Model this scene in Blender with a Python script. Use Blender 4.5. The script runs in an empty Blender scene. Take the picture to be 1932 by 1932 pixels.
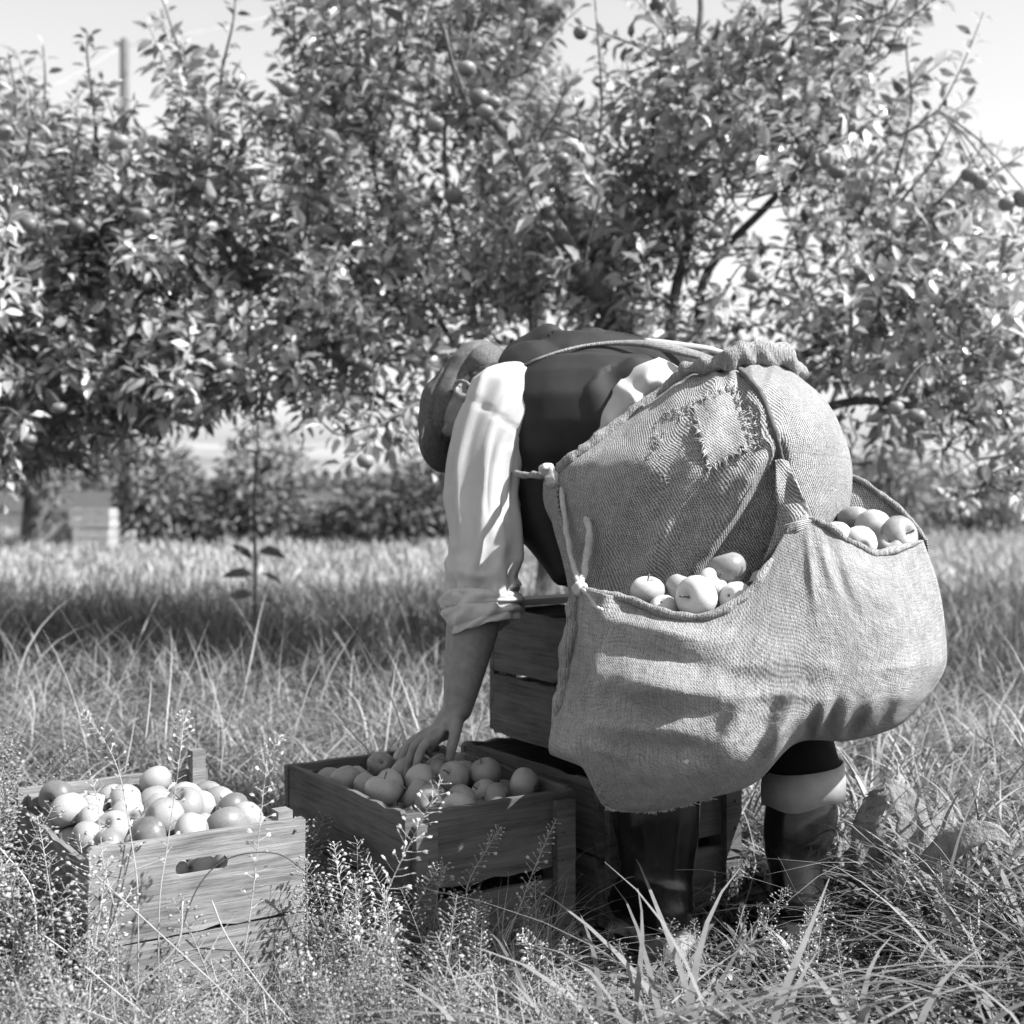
import bpy, bmesh, math, random
import numpy as np
from mathutils import Vector, Matrix
from math import radians, sin, cos, pi

R = random.Random(7)
NP = np.random.default_rng(11)
scene = bpy.context.scene
col = scene.collection

# ------------------------------------------------------------------ camera
CAMZ, F, CU, HV = 0.86, 2584.0, 966.0, 890.0      # camera height, focal length in picture units, centre, horizon
cam_d = bpy.data.cameras.new('camera')
cam = bpy.data.objects.new('camera', cam_d); col.objects.link(cam)
cam.location = (0, 0, CAMZ); cam.rotation_euler = (radians(90), 0, 0)
cam_d.sensor_width = 36; cam_d.lens = 36 * F / 1932
cam_d.shift_y = (HV - 966.0) / 1932
cam_d.clip_start = 0.05; cam_d.clip_end = 4000
cam_d.dof.use_dof = True; cam_d.dof.focus_distance = 2.38; cam_d.dof.aperture_fstop = 4.2
scene.camera = cam

# ------------------------------------------------------------------ light
SUN_EL, SUN_AZ = 46.0, 105.0        # elevation; azimuth clockwise from +Y (to the right of and a little behind the camera)
world = bpy.data.worlds.new('World'); scene.world = world; world.use_nodes = True
wn = world.node_tree.nodes; wl = world.node_tree.links
wn.clear()
sky = wn.new('ShaderNodeTexSky'); sky.sky_type = 'NISHITA'; sky.sun_disc = False
sky.sun_elevation = radians(SUN_EL); sky.sun_rotation = radians(SUN_AZ)
sky.dust_density = 1.5; sky.air_density = 1.0; sky.ozone_density = 1.0
sep = wn.new('ShaderNodeSeparateColor')
w_add = wn.new('ShaderNodeMath'); w_add.operation = 'MULTIPLY_ADD'; w_add.inputs[1].default_value = 0.55
w_mul = wn.new('ShaderNodeMath'); w_mul.operation = 'MULTIPLY'; w_mul.inputs[1].default_value = 0.45
w_com = wn.new('ShaderNodeCombineColor')
bg = wn.new('ShaderNodeBackground'); bg.inputs['Strength'].default_value = 0.104
wo = wn.new('ShaderNodeOutputWorld')
wl.new(sky.outputs[0], sep.inputs[0])
wl.new(sep.outputs[1], w_mul.inputs[0]); wl.new(sep.outputs[2], w_add.inputs[0]); wl.new(w_mul.outputs[0], w_add.inputs[2])
for k in range(3): wl.new(w_add.outputs[0], w_com.inputs[k])      # black-and-white film: the sky as blue-sensitive film sees it
wl.new(w_com.outputs[0], bg.inputs['Color']); wl.new(bg.outputs[0], wo.inputs[0])
sun_d = bpy.data.lights.new('sun', 'SUN'); sun_d.energy = 5.0; sun_d.angle = radians(0.5); sun_d.color = (1, 1, 1)
sun = bpy.data.objects.new('sun', sun_d); col.objects.link(sun)
sdir = Vector((sin(radians(SUN_AZ)) * cos(radians(SUN_EL)), cos(radians(SUN_AZ)) * cos(radians(SUN_EL)), sin(radians(SUN_EL))))
sun.rotation_euler = sdir.to_track_quat('Z', 'Y').to_euler(); sun.location = (6, -4, 8)

vs = scene.view_settings
vs.view_transform = 'Standard'; vs.look = 'None'; vs.exposure = 1.27; vs.gamma = 1.0; vs.use_curve_mapping = False
scene.render.engine = 'CYCLES'
scene.cycles.use_denoising = True
scene.cycles.max_bounces = 6; scene.cycles.transparent_max_bounces = 4
scene.cycles.use_adaptive_sampling = True; scene.cycles.adaptive_threshold = 0.02
scene.cycles.caustics_reflective = False; scene.cycles.caustics_refractive = False
try: scene.render.use_persistent_data = False
except Exception: pass

# ------------------------------------------------------------------ helpers
def at(u, v, d):
    """a point d metres in front of the camera seen at (u, v) of the 1932-unit picture"""
    return np.array([(u - CU) * d / F, d, CAMZ - (v - HV) * d / F])

def tag(o, label=None, cat=None, group=None, kind=None):
    if label: o['label'] = label
    if cat: o['category'] = cat
    if group: o['group'] = group
    if kind: o['kind'] = kind
    return o

def link(name, me, mat=None, parent=None):
    o = bpy.data.objects.new(name, me); col.objects.link(o)
    if mat is not None and me is not None and len(me.materials) == 0: me.materials.append(mat)
    if parent is not None: o.parent = parent
    return o

def empty(name, loc=(0, 0, 0), rz=0.0):
    o = bpy.data.objects.new(name, None); col.objects.link(o)
    o.location = loc; o.rotation_euler = (0, 0, rz); o.empty_display_size = 0.1
    return o

class MB:
    def __init__(s): s.v = []; s.f = []; s.n = 0
    def add(s, v, f):
        s.v.extend([tuple(map(float, p)) for p in v]); s.f.extend([tuple(i + s.n for i in q) for q in f]); s.n = len(s.v); return s
    def box(s, c, size, M=None, taper=0):
        cx, cy, cz = c; x, y, z = [q / 2 for q in size]
        P = [(-x, -y, -z), (x, -y, -z), (x, y, -z), (-x, y, -z), (-x, -y, z), (x, -y, z), (x, y, z), (-x, y, z)]
        P = [np.array(p) + np.array(c) for p in P]
        if M is not None: P = [M @ Vector(p) for p in P]
        return s.add(P, [(0, 3, 2, 1), (4, 5, 6, 7), (0, 1, 5, 4), (1, 2, 6, 5), (2, 3, 7, 6), (3, 0, 4, 7)])
    def tube(s, P, rad, n=6, cap=True):
        P = [np.array(p, float) for p in P]; k = len(P)
        if not hasattr(rad, '__len__'): rad = [rad] * k
        V = []; prev = None
        for i in range(k):
            t = P[min(i + 1, k - 1)] - P[max(i - 1, 0)]; t /= (np.linalg.norm(t) + 1e-9)
            if prev is None:
                a = np.cross(t, (0, 0, 1.0));
                if np.linalg.norm(a) < 0.05: a = np.cross(t, (1.0, 0, 0))
            else: a = prev - t * prev.dot(t)
            a /= (np.linalg.norm(a) + 1e-9); prev = a; b = np.cross(t, a)
            for j in range(n):
                q = 2 * pi * j / n; V.append(P[i] + rad[i] * (cos(q) * a + sin(q) * b))
        Fc = [(i * n + j, i * n + (j + 1) % n, (i + 1) * n + (j + 1) % n, (i + 1) * n + j) for i in range(k - 1) for j in range(n)]
        if cap: Fc += [tuple(range(n - 1, -1, -1)), tuple((k - 1) * n + j for j in range(n))]
        return s.add(V, Fc)
    def mesh(s, name, smooth=True):
        me = bpy.data.meshes.new(name); me.from_pydata(s.v, [], s.f); me.update()
        if smooth: me.polygons.foreach_set('use_smooth', [True] * len(me.polygons))
        return me
    def build(s, name, mat, parent=None, smooth=True): return link(name, s.mesh(name, smooth), mat, parent)

def np_mesh(name, V, Fq, tone=None, uv=None, smooth=True):
    """fast mesh from numpy: V (N,3), Fq (M,k)"""
    V = np.asarray(V, np.float32); Fq = np.asarray(Fq, np.int32)
    me = bpy.data.meshes.new(name); k = Fq.shape[1]
    me.vertices.add(len(V)); me.vertices.foreach_set('co', V.ravel())
    me.loops.add(Fq.size); me.loops.foreach_set('vertex_index', Fq.ravel())
    me.polygons.add(len(Fq)); me.polygons.foreach_set('loop_start', np.arange(0, Fq.size, k, dtype=np.int32))
    me.polygons.foreach_set('loop_total', np.full(len(Fq), k, np.int32))
    me.update(calc_edges=True)
    if smooth: me.polygons.foreach_set('use_smooth', np.ones(len(Fq), bool))
    if tone is not None:
        a = me.attributes.new('tone', 'FLOAT', 'POINT'); a.data.foreach_set('value', np.asarray(tone, np.float32))
    if uv is not None:
        l = me.uv_layers.new(name='UVMap'); l.data.foreach_set('uv', np.asarray(uv, np.float32)[Fq.ravel()].ravel())
    me.validate(); return me

def catmull(P, n):
    """P (k,...) -> dense samples through the points"""
    P = np.asarray(P, float); k = len(P)
    Q = np.concatenate([[2 * P[0] - P[1]], P, [2 * P[-1] - P[-2]]])
    out = []
    for i in range(k - 1):
        p0, p1, p2, p3 = Q[i], Q[i + 1], Q[i + 2], Q[i + 3]
        for t in np.linspace(0, 1, n, endpoint=False):
            out.append(.5 * (2 * p1 + (p2 - p0) * t + (2 * p0 - 5 * p1 + 4 * p2 - p3) * t * t + (3 * p1 - p0 - 3 * p2 + p3) * t ** 3))
    out.append(P[-1]); return np.array(out)

def vnoise(P, scale, seed=0):
    """smooth value noise, P (N,3) -> (N,) in -1..1"""
    P = np.asarray(P) * scale + seed * 17.31
    i = np.floor(P).astype(np.int64); f = P - i; f = f * f * (3 - 2 * f)
    def h(a, b, c):
        n = (a * 374761393 + b * 668265263 + c * 2147483647 + seed * 1274126177) & 0xffffffff
        n = ((n ^ (n >> 13)) * 1274126177) & 0xffffffff
        return ((n ^ (n >> 16)) & 0xffff) / 32767.5 - 1
    r = 0
    for dx in (0, 1):
        for dy in (0, 1):
            for dz in (0, 1):
                w = (f[:, 0] if dx else 1 - f[:, 0]) * (f[:, 1] if dy else 1 - f[:, 1]) * (f[:, 2] if dz else 1 - f[:, 2])
                r = r + w * h(i[:, 0] + dx, i[:, 1] + dy, i[:, 2] + dz)
    return r

# ------------------------------------------------------------------ materials (a black-and-white photograph: every colour is a grey)
def g(v): return (v, v, v, 1)
def material(name, rough=0.8, spec=0.3):
    m = bpy.data.materials.new(name); m.use_nodes = True
    nt = m.node_tree; b = nt.nodes['Principled BSDF']
    b.inputs['Roughness'].default_value = rough; b.inputs['Specular IOR Level'].default_value = spec
    return m, nt, b
def N(nt, t, **kw):
    n = nt.nodes.new(t)
    for k, v in kw.items(): setattr(n, k, v)
    return n
def ramp(nt, fac, stops):
    r = N(nt, 'ShaderNodeValToRGB'); e = r.color_ramp.elements
    while len(e) < len(stops): e.new(0.5)
    for q, (p, c) in zip(e, stops): q.position = p; q.color = g(c)
    nt.links.new(fac, r.inputs[0]); return r.outputs[0]
def noise(nt, scale, detail=3, rough=.55, vec=None, dist=0):
    n = N(nt, 'ShaderNodeTexNoise'); n.inputs['Scale'].default_value = scale; n.inputs['Detail'].default_value = detail
    n.inputs['Roughness'].default_value = rough; n.inputs['Distortion'].default_value = dist
    if vec is not None: nt.links.new(vec, n.inputs['Vector'])
    return n.outputs[0]
def math_(nt, op, a, b=None):
    n = N(nt, 'ShaderNodeMath', operation=op)
    for k, x in enumerate((a, b)):
        if x is None: continue
        if isinstance(x, (int, float)): n.inputs[k].default_value = x
        else: nt.links.new(x, n.inputs[k])
    return n.outputs[0]
def coords(nt, kind='Object', scale=(1, 1, 1), rot=(0, 0, 0)):
    t = N(nt, 'ShaderNodeTexCoord'); m = N(nt, 'ShaderNodeMapping')
    m.inputs['Scale'].default_value = scale; m.inputs['Rotation'].default_value = rot
    nt.links.new(t.outputs[kind], m.inputs[0]); return m.outputs[0]
def bump(nt, b, h, strength=.3, dist=.01):
    n = N(nt, 'ShaderNodeBump'); n.inputs['Strength'].default_value = strength; n.inputs['Distance'].default_value = dist
    nt.links.new(h, n.inputs['Height']); nt.links.new(n.outputs[0], b.inputs['Normal'])

def mat_tone(name, lo, hi, rough=.6, spec=.3, trans=0.0):
    """greys from the per-leaf or per-blade attribute 'tone' (0..1)"""
    m, nt, b = material(name, rough, spec)
    a = N(nt, 'ShaderNodeAttribute', attribute_name='tone')
    c = ramp(nt, a.outputs['Fac'], [(0, lo), (1, hi)])
    n = noise(nt, 60, 2, vec=coords(nt))
    mx = N(nt, 'ShaderNodeMix', data_type='RGBA', blend_type='MULTIPLY'); mx.inputs[0].default_value = .5
    nt.links.new(c, mx.inputs[6]); nt.links.new(ramp(nt, n, [(.3, .55), (.7, 1)]), mx.inputs[7])
    nt.links.new(mx.outputs[2], b.inputs['Base Color'])
    if trans > 0:
        tr = N(nt, 'ShaderNodeBsdfTranslucent'); nt.links.new(mx.outputs[2], tr.inputs['Color'])
        ms = N(nt, 'ShaderNodeMixShader'); ms.inputs[0].default_value = trans
        out = nt.nodes['Material Output']
        nt.links.new(b.outputs[0], ms.inputs[1]); nt.links.new(tr.outputs[0], ms.inputs[2]); nt.links.new(ms.outputs[0], out.inputs[0])
    return m

def mat_wood(name, lo, hi, grain=(4, 40, 40), rough=.8):
    m, nt, b = material(name, rough, .25)
    oi = N(nt, 'ShaderNodeObjectInfo')
    v = coords(nt, 'Object', grain)
    ad = N(nt, 'ShaderNodeVectorMath', operation='ADD'); cm = N(nt, 'ShaderNodeCombineXYZ')
    nt.links.new(math_(nt, 'MULTIPLY', oi.outputs['Random'], 37.0), cm.inputs[1]); nt.links.new(v, ad.inputs[0]); nt.links.new(cm.outputs[0], ad.inputs[1])
    n1 = noise(nt, 1.0, 5, .65, ad.outputs[0], .6)
    n2 = noise(nt, 9, 4, .6, coords(nt, 'Object'))
    f = math_(nt, 'ADD', math_(nt, 'MULTIPLY', n1, .65), math_(nt, 'MULTIPLY', n2, .35))
    n3 = noise(nt, 1.0, 4, .7, coords(nt, 'Object', (grain[0] * 2, grain[1] * 4, grain[2] * 4)))
    f = math_(nt, 'ADD', math_(nt, 'MULTIPLY', f, .72), math_(nt, 'MULTIPLY', n3, .28))
    c = ramp(nt, f, [(.36, lo * .5), (.48, lo * .6 + hi * .4), (.62, hi)])
    mx = N(nt, 'ShaderNodeMix', data_type='RGBA', blend_type='MULTIPLY'); mx.inputs[0].default_value = 1
    nt.links.new(c, mx.inputs[6]); nt.links.new(ramp(nt, oi.outputs['Random'], [(0, .8), (1, 1)]), mx.inputs[7])
    nt.links.new(mx.outputs[2], b.inputs['Base Color']); bump(nt, b, f, .7, .006)
    return m

def mat_burlap(name, lo, hi, rib=1.0, kind='UV', amp=1.0):
    m, nt, b = material(name, .95, .1)
    b.inputs['Sheen Weight'].default_value = .12
    uvr = coords(nt, kind, (1, 1, 1), (0, 0, radians(32)))
    w1 = N(nt, 'ShaderNodeTexWave', wave_type='BANDS', bands_direction='X'); w1.inputs['Scale'].default_value = 60 * rib; w1.inputs['Distortion'].default_value = 2.2; w1.inputs['Detail'].default_value = 3; w1.inputs['Detail Scale'].default_value = 2
    nt.links.new(uvr, w1.inputs[0])
    w2 = N(nt, 'ShaderNodeTexWave', wave_type='BANDS', bands_direction='Y'); w2.inputs['Scale'].default_value = 74 * rib; w2.inputs['Distortion'].default_value = 2.5; w2.inputs['Detail'].default_value = 3
    nt.links.new(uvr, w2.inputs[0])
    fine = noise(nt, 340, 2, .7, coords(nt, kind))
    thread = noise(nt, 1.0, 3, .6, coords(nt, kind, (330, 30, 30), (0, 0, radians(32))))
    thread2 = noise(nt, 1.0, 3, .6, coords(nt, kind, (34, 300, 34), (0, 0, radians(32))))
    big = noise(nt, 7, 6, .62, coords(nt, kind)); mid = noise(nt, 38, 4, .6, coords(nt, kind))
    h = math_(nt, 'ADD', math_(nt, 'MULTIPLY', w1.outputs['Fac'], .42 * amp), math_(nt, 'MULTIPLY', w2.outputs['Fac'], .16 * amp))
    h = math_(nt, 'ADD', h, .29 * (1 - amp))
    h2 = math_(nt, 'ADD', math_(nt, 'ADD', h, math_(nt, 'MULTIPLY', thread, .6)), math_(nt, 'ADD', math_(nt, 'MULTIPLY', fine, .6), math_(nt, 'MULTIPLY', thread2, .5)))
    c1 = ramp(nt, math_(nt, 'MULTIPLY', h2, .55), [(.47, .30), (.79, 1.32)])
    c2 = ramp(nt, math_(nt, 'ADD', math_(nt, 'MULTIPLY', big, .65), math_(nt, 'MULTIPLY', mid, .35)), [(.36, lo), (.62, hi)])
    mx = N(nt, 'ShaderNodeMix', data_type='RGBA', blend_type='MULTIPLY'); mx.inputs[0].default_value = 1
    nt.links.new(c1, mx.inputs[6]); nt.links.new(c2, mx.inputs[7]); nt.links.new(mx.outputs[2], b.inputs['Base Color'])
    bump(nt, b, math_(nt, 'ADD', h2, math_(nt, 'MULTIPLY', mid, 1.2)), 1.0, .004)
    return m

def mat_cloth(name, lo, hi, scale=25, rough=.9, spec=.15, sheen=0.0):
    m, nt, b = material(name, rough, spec); b.inputs['Sheen Weight'].default_value = sheen
    n = noise(nt, scale, 4, .6, coords(nt)); n2 = noise(nt, 700, 2, .6, coords(nt))
    f = math_(nt, 'ADD', math_(nt, 'MULTIPLY', n, .7), math_(nt, 'MULTIPLY', n2, .3))
    nt.links.new(ramp(nt, f, [(.3, lo), (.7, hi)]), b.inputs['Base Color']); bump(nt, b, n2, .25, .002)
    return m

def mat_apple(k=1.0, name='apple_skin'):
    m, nt, b = material(name, .42, .4)
    oi = N(nt, 'ShaderNodeObjectInfo')
    v = coords(nt, 'Object')
    sp = N(nt, 'ShaderNodeTexVoronoi'); sp.inputs['Scale'].default_value = 7; nt.links.new(v, sp.inputs['Vector'])
    dots = ramp(nt, sp.outputs['Distance'], [(.10, .0), (.2, 1.)])
    sx = N(nt, 'ShaderNodeSeparateXYZ'); nt.links.new(v, sx.inputs[0])
    blush = math_(nt, 'ADD', math_(nt, 'MULTIPLY', sx.outputs[0], .35), noise(nt, 2.2, 6, .7, v))
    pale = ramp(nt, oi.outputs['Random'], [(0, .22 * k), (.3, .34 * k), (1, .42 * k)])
    mx = N(nt, 'ShaderNodeMix', data_type='RGBA', blend_type='MULTIPLY')
    nt.links.new(math_(nt, 'MULTIPLY', ramp(nt, blush, [(.35, 0), (.85, 1)]), ramp(nt, oi.outputs['Random'], [(0, .95), (.5, .45), (1, .2)])), mx.inputs[0])
    nt.links.new(pale, mx.inputs[6]); mx.inputs[7].default_value = g(.5)
    m2 = N(nt, 'ShaderNodeMix', data_type='RGBA', blend_type='MULTIPLY'); m2.inputs[0].default_value = .45
    nt.links.new(mx.outputs[2], m2.inputs[6]); nt.links.new(dots, m2.inputs[7]); nt.links.new(m2.outputs[2], b.inputs['Base Color'])
    return m

M = {}
M['ground'], nt, b = material('meadow_soil', .95, .05)
nt.links.new(ramp(nt, noise(nt, 3, 6, .6, coords(nt)), [(.3, .03), (.7, .10)]), b.inputs['Base Color'])
M['hill'], nt, b = material('far_field', .95, .05)
nt.links.new(ramp(nt, noise(nt, .02, 6, .6, coords(nt)), [(.35, .14), (.65, .30)]), b.inputs['Base Color'])
M['grass'] = mat_tone('grass_blades', .04, .46, .5, .35, .25)
M['weed'] = mat_tone('weed_stalks', .10, .55, .55, .3, .2)
M['leaf'] = mat_tone('apple_leaves', .05, .76, .28, .7, .38)
M['bush'] = mat_tone('bush_leaves', .05, .26, .5, .3, .25)
M['bark'], nt, b = material('apple_bark', .9, .2)
bk = noise(nt, 30, 6, .65, coords(nt, 'Object', (1, 1, .4)))
nt.links.new(ramp(nt, bk, [(.35, .05), (.65, .17)]), b.inputs['Base Color']); bump(nt, b, bk, .6, .02)
M['crate_pale'] = mat_wood('weathered_crate_wood', .09, .28, (5, 60, 60))
M['crate_dark'] = mat_wood('dark_crate_wood', .05, .14)
M['pole'] = mat_wood('pole_wood', .09, .17, (30, 30, 2))
M['nail'], nt, b = material('rusty_nail', .6, .4); nt.links.new(ramp(nt, noise(nt, 90, 2), [(.3, .03), (.7, .09)]), b.inputs['Base Color'])
M['burlap'] = mat_burlap('burlap', .26, .37)
M['burlap_fine'] = mat_burlap('pouch_burlap', .22, .34, 1.25, amp=.3)
M['burlap_roll'] = mat_burlap('rolled_burlap', .21, .30, 1.3, 'Object', amp=.35)
M['burlap_patch'] = mat_burlap('pale_burlap', .30, .40, 1.2, amp=.5)
M['rope'] = mat_cloth('sisal_cord', .30, .46, 120)
M['shirt'] = mat_cloth('pale_cotton', .37, .47, 12, .85)
M['vest'] = mat_cloth('dark_wool', .006, .022, 14, .65, .35)
M['trousers'] = mat_cloth('black_wool', .005, .012, 14, .9, .1)
M['cap'] = mat_cloth('tweed_cap', .06, .15, 160, .95, .1)
M['lining'] = mat_cloth('boot_lining', .20, .29, 30)  # grey lowered to carry the pouch's shadow on the folded boot top
M['skin'], nt, b = material('tanned_skin', .55, .35)
sn = noise(nt, 60, 4, .6, coords(nt)); nt.links.new(ramp(nt, sn, [(.3, .15), (.7, .21)]), b.inputs['Base Color']); bump(nt, b, sn, .15, .004)
M['hair'] = mat_cloth('dark_hair', .02, .06, 200, .6, .3)
M['rubber'], nt, b = material('black_rubber', .3, .4)
rb = noise(nt, 12, 5, .6, coords(nt)); nt.links.new(ramp(nt, rb, [(.35, .004), (.7, .018)]), b.inputs['Base Color']); nt.links.new(ramp(nt, rb, [(.3, .10), (.7, .34)]), b.inputs['Roughness'])
M['sole'], nt, b = material('dusty_sole', .8, .2); nt.links.new(ramp(nt, noise(nt, 25, 4, .6, coords(nt)), [(.35, .05), (.65, .3)]), b.inputs['Base Color'])
M['apple'] = mat_apple(); M['apple_mid'] = mat_apple(.74, 'mottled_apple_skin'); M['apple_pale'] = mat_apple(1.25, 'pale_apple_skin'); M['apple_dark'] = mat_apple(.5, 'shade_toned_apple_skin')  # apple_dark: skin darkened to stand for the shade inside the tree crowns
M['stem'], nt, b = material('apple_stem', .8, .2); nt.links.new(ramp(nt, noise(nt, 90, 2), [(.3, .06), (.7, .2)]), b.inputs['Base Color'])
M['dock'] = mat_tone('dock_leaves', .22, .42, .6, .25, .35)
nt = M['dock'].node_tree; bump(nt, nt.nodes['Principled BSDF'], noise(nt, 38, 5, .65, coords(nt)), .9, .02)
M['wire'], nt, b = material('wire', .5, .4); nt.links.new(ramp(nt, noise(nt, 5, 2), [(.3, .3), (.7, .4)]), b.inputs['Base Color'])
M['paint'] = mat_wood('pale_box_wood', .25, .42)
#SETTING
# ================================================================== the setting
# ground: one sheet, gently uneven, reaching the horizon
xs = np.concatenate([-np.geomspace(3000, 12, 14), np.linspace(-9, 9, 37), np.geomspace(12, 3000, 14)])
ys = np.concatenate([[-3000, -300, -40, -8], np.linspace(-2, 24, 53), np.geomspace(28, 3000, 16)])
gx, gy = np.meshgrid(xs, ys); gz = np.zeros_like(gx)
near = (np.abs(gx) < 40) & (np.abs(gy) < 60)
P = np.stack([gx.ravel(), gy.ravel(), gz.ravel()], 1)
P[:, 2] = np.where(near.ravel(), 0.025 * vnoise(P * [1, 1, 0], .9, 3) - .02, -.02)
nr, nc = gx.shape
idx = np.arange(nr * nc).reshape(nr, nc)
Q = np.stack([idx[:-1, :-1], idx[:-1, 1:], idx[1:, 1:], idx[1:, :-1]], -1).reshape(-1, 4)
tag(link('ground', np_mesh('ground', P, Q), M['ground']), 'rough orchard meadow soil under the grass', 'ground', kind='structure')

# far hill beyond the hedge
hx = np.linspace(-420, 420, 60); hy = np.linspace(190, 520, 20)
gx, gy = np.meshgrid(hx, hy); P = np.stack([gx.ravel(), gy.ravel(), np.zeros(gx.size)], 1)
P[:, 2] = 7.5 * np.sin((gy.ravel() - 190) / 330 * pi) * (1 + .35 * vnoise(P, .008, 5)) - .5
idx = np.arange(gx.size).reshape(gx.shape)
Q = np.stack([idx[:-1, :-1], idx[:-1, 1:], idx[1:, 1:], idx[1:, :-1]], -1).reshape(-1, 4)
tag(link('hill', np_mesh('hill', P, Q), M['hill']), 'low pale hill on the horizon beyond the hedge', 'hill', kind='structure')

# ------------------------------------------------------------------ crates: where they stand (needed by the grass too)
CW, CL, CH = .360, .490, .28
CRATES = {   # centre x, y, base z, turn
    'left': (-.632, 2.42, 0, math.atan2(.20, .316)),
    'mid': (-.168, 2.63, 0, math.atan2(.20, .30)),
    'low': (.175, 2.86, 0, math.atan2(.20, .30)),
    'up': (.235, 2.91, .284, math.atan2(.20, .30)),
}
BOOTS = [(.262, 2.50), (.525, 2.56)]
def blocked(x, y, pad=.0):
    m = np.zeros(len(x), bool)
    for k in ('left', 'mid', 'low'):
        cx, cy, _, a = CRATES[k]
        lx = (x - cx) * cos(a) + (y - cy) * sin(a); ly = -(x - cx) * sin(a) + (y - cy) * cos(a)
        m |= (np.abs(lx) < CW / 2 + pad) & (np.abs(ly) < CL / 2 + pad)
    for bx, by in BOOTS: m |= (x - bx + .03) ** 2 + (y - by - .04) ** 2 < (.09 + pad) ** 2
    return m

# ------------------------------------------------------------------ grass
def blades(n, region, h, w, bend, tone, seg=4, pad=.01, seed=1, patch=None, droop=.35, wavy=0.0):
    rg = np.random.default_rng(seed)
    y0, y1, k0, k1 = region        # depth range, side limits as fractions of the half view
    y = y0 + (y1 - y0) * rg.random(n) ** .9
    half = y * 966 / F * 1.25 + .15
    x = half * (k0 + (k1 - k0) * rg.random(n))
    ok = ~blocked(x, y, pad)
    if patch is not None: ok &= patch(x, y, rg)
    x, y = x[ok], y[ok]; n = len(x)
    P0 = np.stack([x, y, np.zeros(n)], 1)
    hh = h[0] + (h[1] - h[0]) * rg.random(n) ** 1.5
    hh *= .5 + 1.0 * (vnoise(P0, 3.6, seed) * .5 + .5)
    low = (x > .08) & (x < .70) & (y > 1.95) & (y < 2.62); hh[low] *= .55
    low = (x > .10) & (x < .70) & (y > 2.05) & (y < 2.75); hh[low] *= .42
    low = (x > -.5) & (x < .1) & (y > 1.95) & (y < 2.45); hh[low] *= .7
    ww = w[0] + (w[1] - w[0]) * rg.random(n)
    az = rg.random(n) * 2 * pi + 1.2 * vnoise(P0, 1.7, seed + 3)
    bd = bend[0] + (bend[1] - bend[0]) * rg.random(n)
    dr = droop * bd * (.5 + rg.random(n))
    fa = az + pi / 2 + (rg.random(n) - .5) * 1.6
    s = np.linspace(0, 1, seg + 1)[None, :]
    hor = hh[:, None] * bd[:, None] * s ** 1.8
    ver = hh[:, None] * (s - dr[:, None] * s ** 2.6)
    side = wavy * hh[:, None] * np.sin(s * 5 + rg.random(n)[:, None] * 6)
    cx = x[:, None] + np.cos(az)[:, None] * hor - np.sin(az)[:, None] * side
    cy = y[:, None] + np.sin(az)[:, None] * hor + np.cos(az)[:, None] * side
    cz = ver - .02
    wd = ww[:, None] * .5 * np.minimum(1, (1.06 - s) * 1.9) * (.55 + .9 * np.minimum(s * 3, .5))
    tw = fa[:, None] + (rg.random(n)[:, None] - .5) * 2.0 * s
    dx, dy = np.cos(tw) * wd, np.sin(tw) * wd
    V = np.empty((n, seg + 1, 2, 3), np.float32)
    V[:, :, 0, 0] = cx - dx; V[:, :, 0, 1] = cy - dy; V[:, :, 0, 2] = cz
    V[:, :, 1, 0] = cx + dx; V[:, :, 1, 1] = cy + dy; V[:, :, 1, 2] = cz + wd * .25
    k = (seg + 1) * 2
    base = np.arange(seg)[:, None] * 2 + np.array([0, 1, 3, 2])[None, :]
    Fq = (np.arange(n)[:, None, None] * k + base[None]).reshape(-1, 4)
    T = np.clip(tone[0] + (tone[1] - tone[0]) * (rg.random(n) * .7 + .3 * (vnoise(P0, 1.1, seed + 9) * .5 + .5)), 0, 1)
    return V.reshape(-1, 3), Fq, np.repeat(T, k)

def grass(name, label, sets, mat='grass'):
    Vs, Fs, Ts, o = [], [], [], 0
    for V, Fq, T in sets: Vs.append(V); Fs.append(Fq + o); Ts.append(T); o += len(V)
    return tag(link(name, np_mesh(name, np.concatenate(Vs), np.concatenate(Fs), np.concatenate(Ts)), M[mat]), label, 'grass', kind='stuff')

front_clear = lambda x, y, rg: ~((x > -.60) & (x < -.30) & (y < 2.32) & (rg.random(len(x)) < .15))
grass('foreground_grass', 'coarse sunlit grass blades along the bottom around the boots', [
    blades(4600, (1.7, 2.75, -.1, 1), (.10, .32), (.005, .012), (.6, 2.0), (.0, .6), 7, .0, 1, droop=.55, wavy=.03),
    blades(3600, (2.35, 4.0, .30, 1), (.14, .36), (.005, .012), (.3, 1.2), (.05, .8), 6, .0, 12, droop=.45, wavy=.02),
    blades(15000, (1.6, 3.0, -1, 1), (.05, .2), (.002, .005), (.3, 1.6), (.05, .85), 5, .0, 2, patch=front_clear, droop=.5),
    blades(12000, (1.6, 2.7, -1, .1), (.07, .24), (.0015, .003), (.2, 1.6), (.35, 1.), 6, .0, 3, patch=front_clear, wavy=.04, droop=.5),
    blades(350, (1.7, 2.7, -.6, 1), (.2, .36), (.003, .005), (.6, 1.5), (.2, .75), 8, .0, 9, droop=.7, wavy=.03),
])
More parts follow.
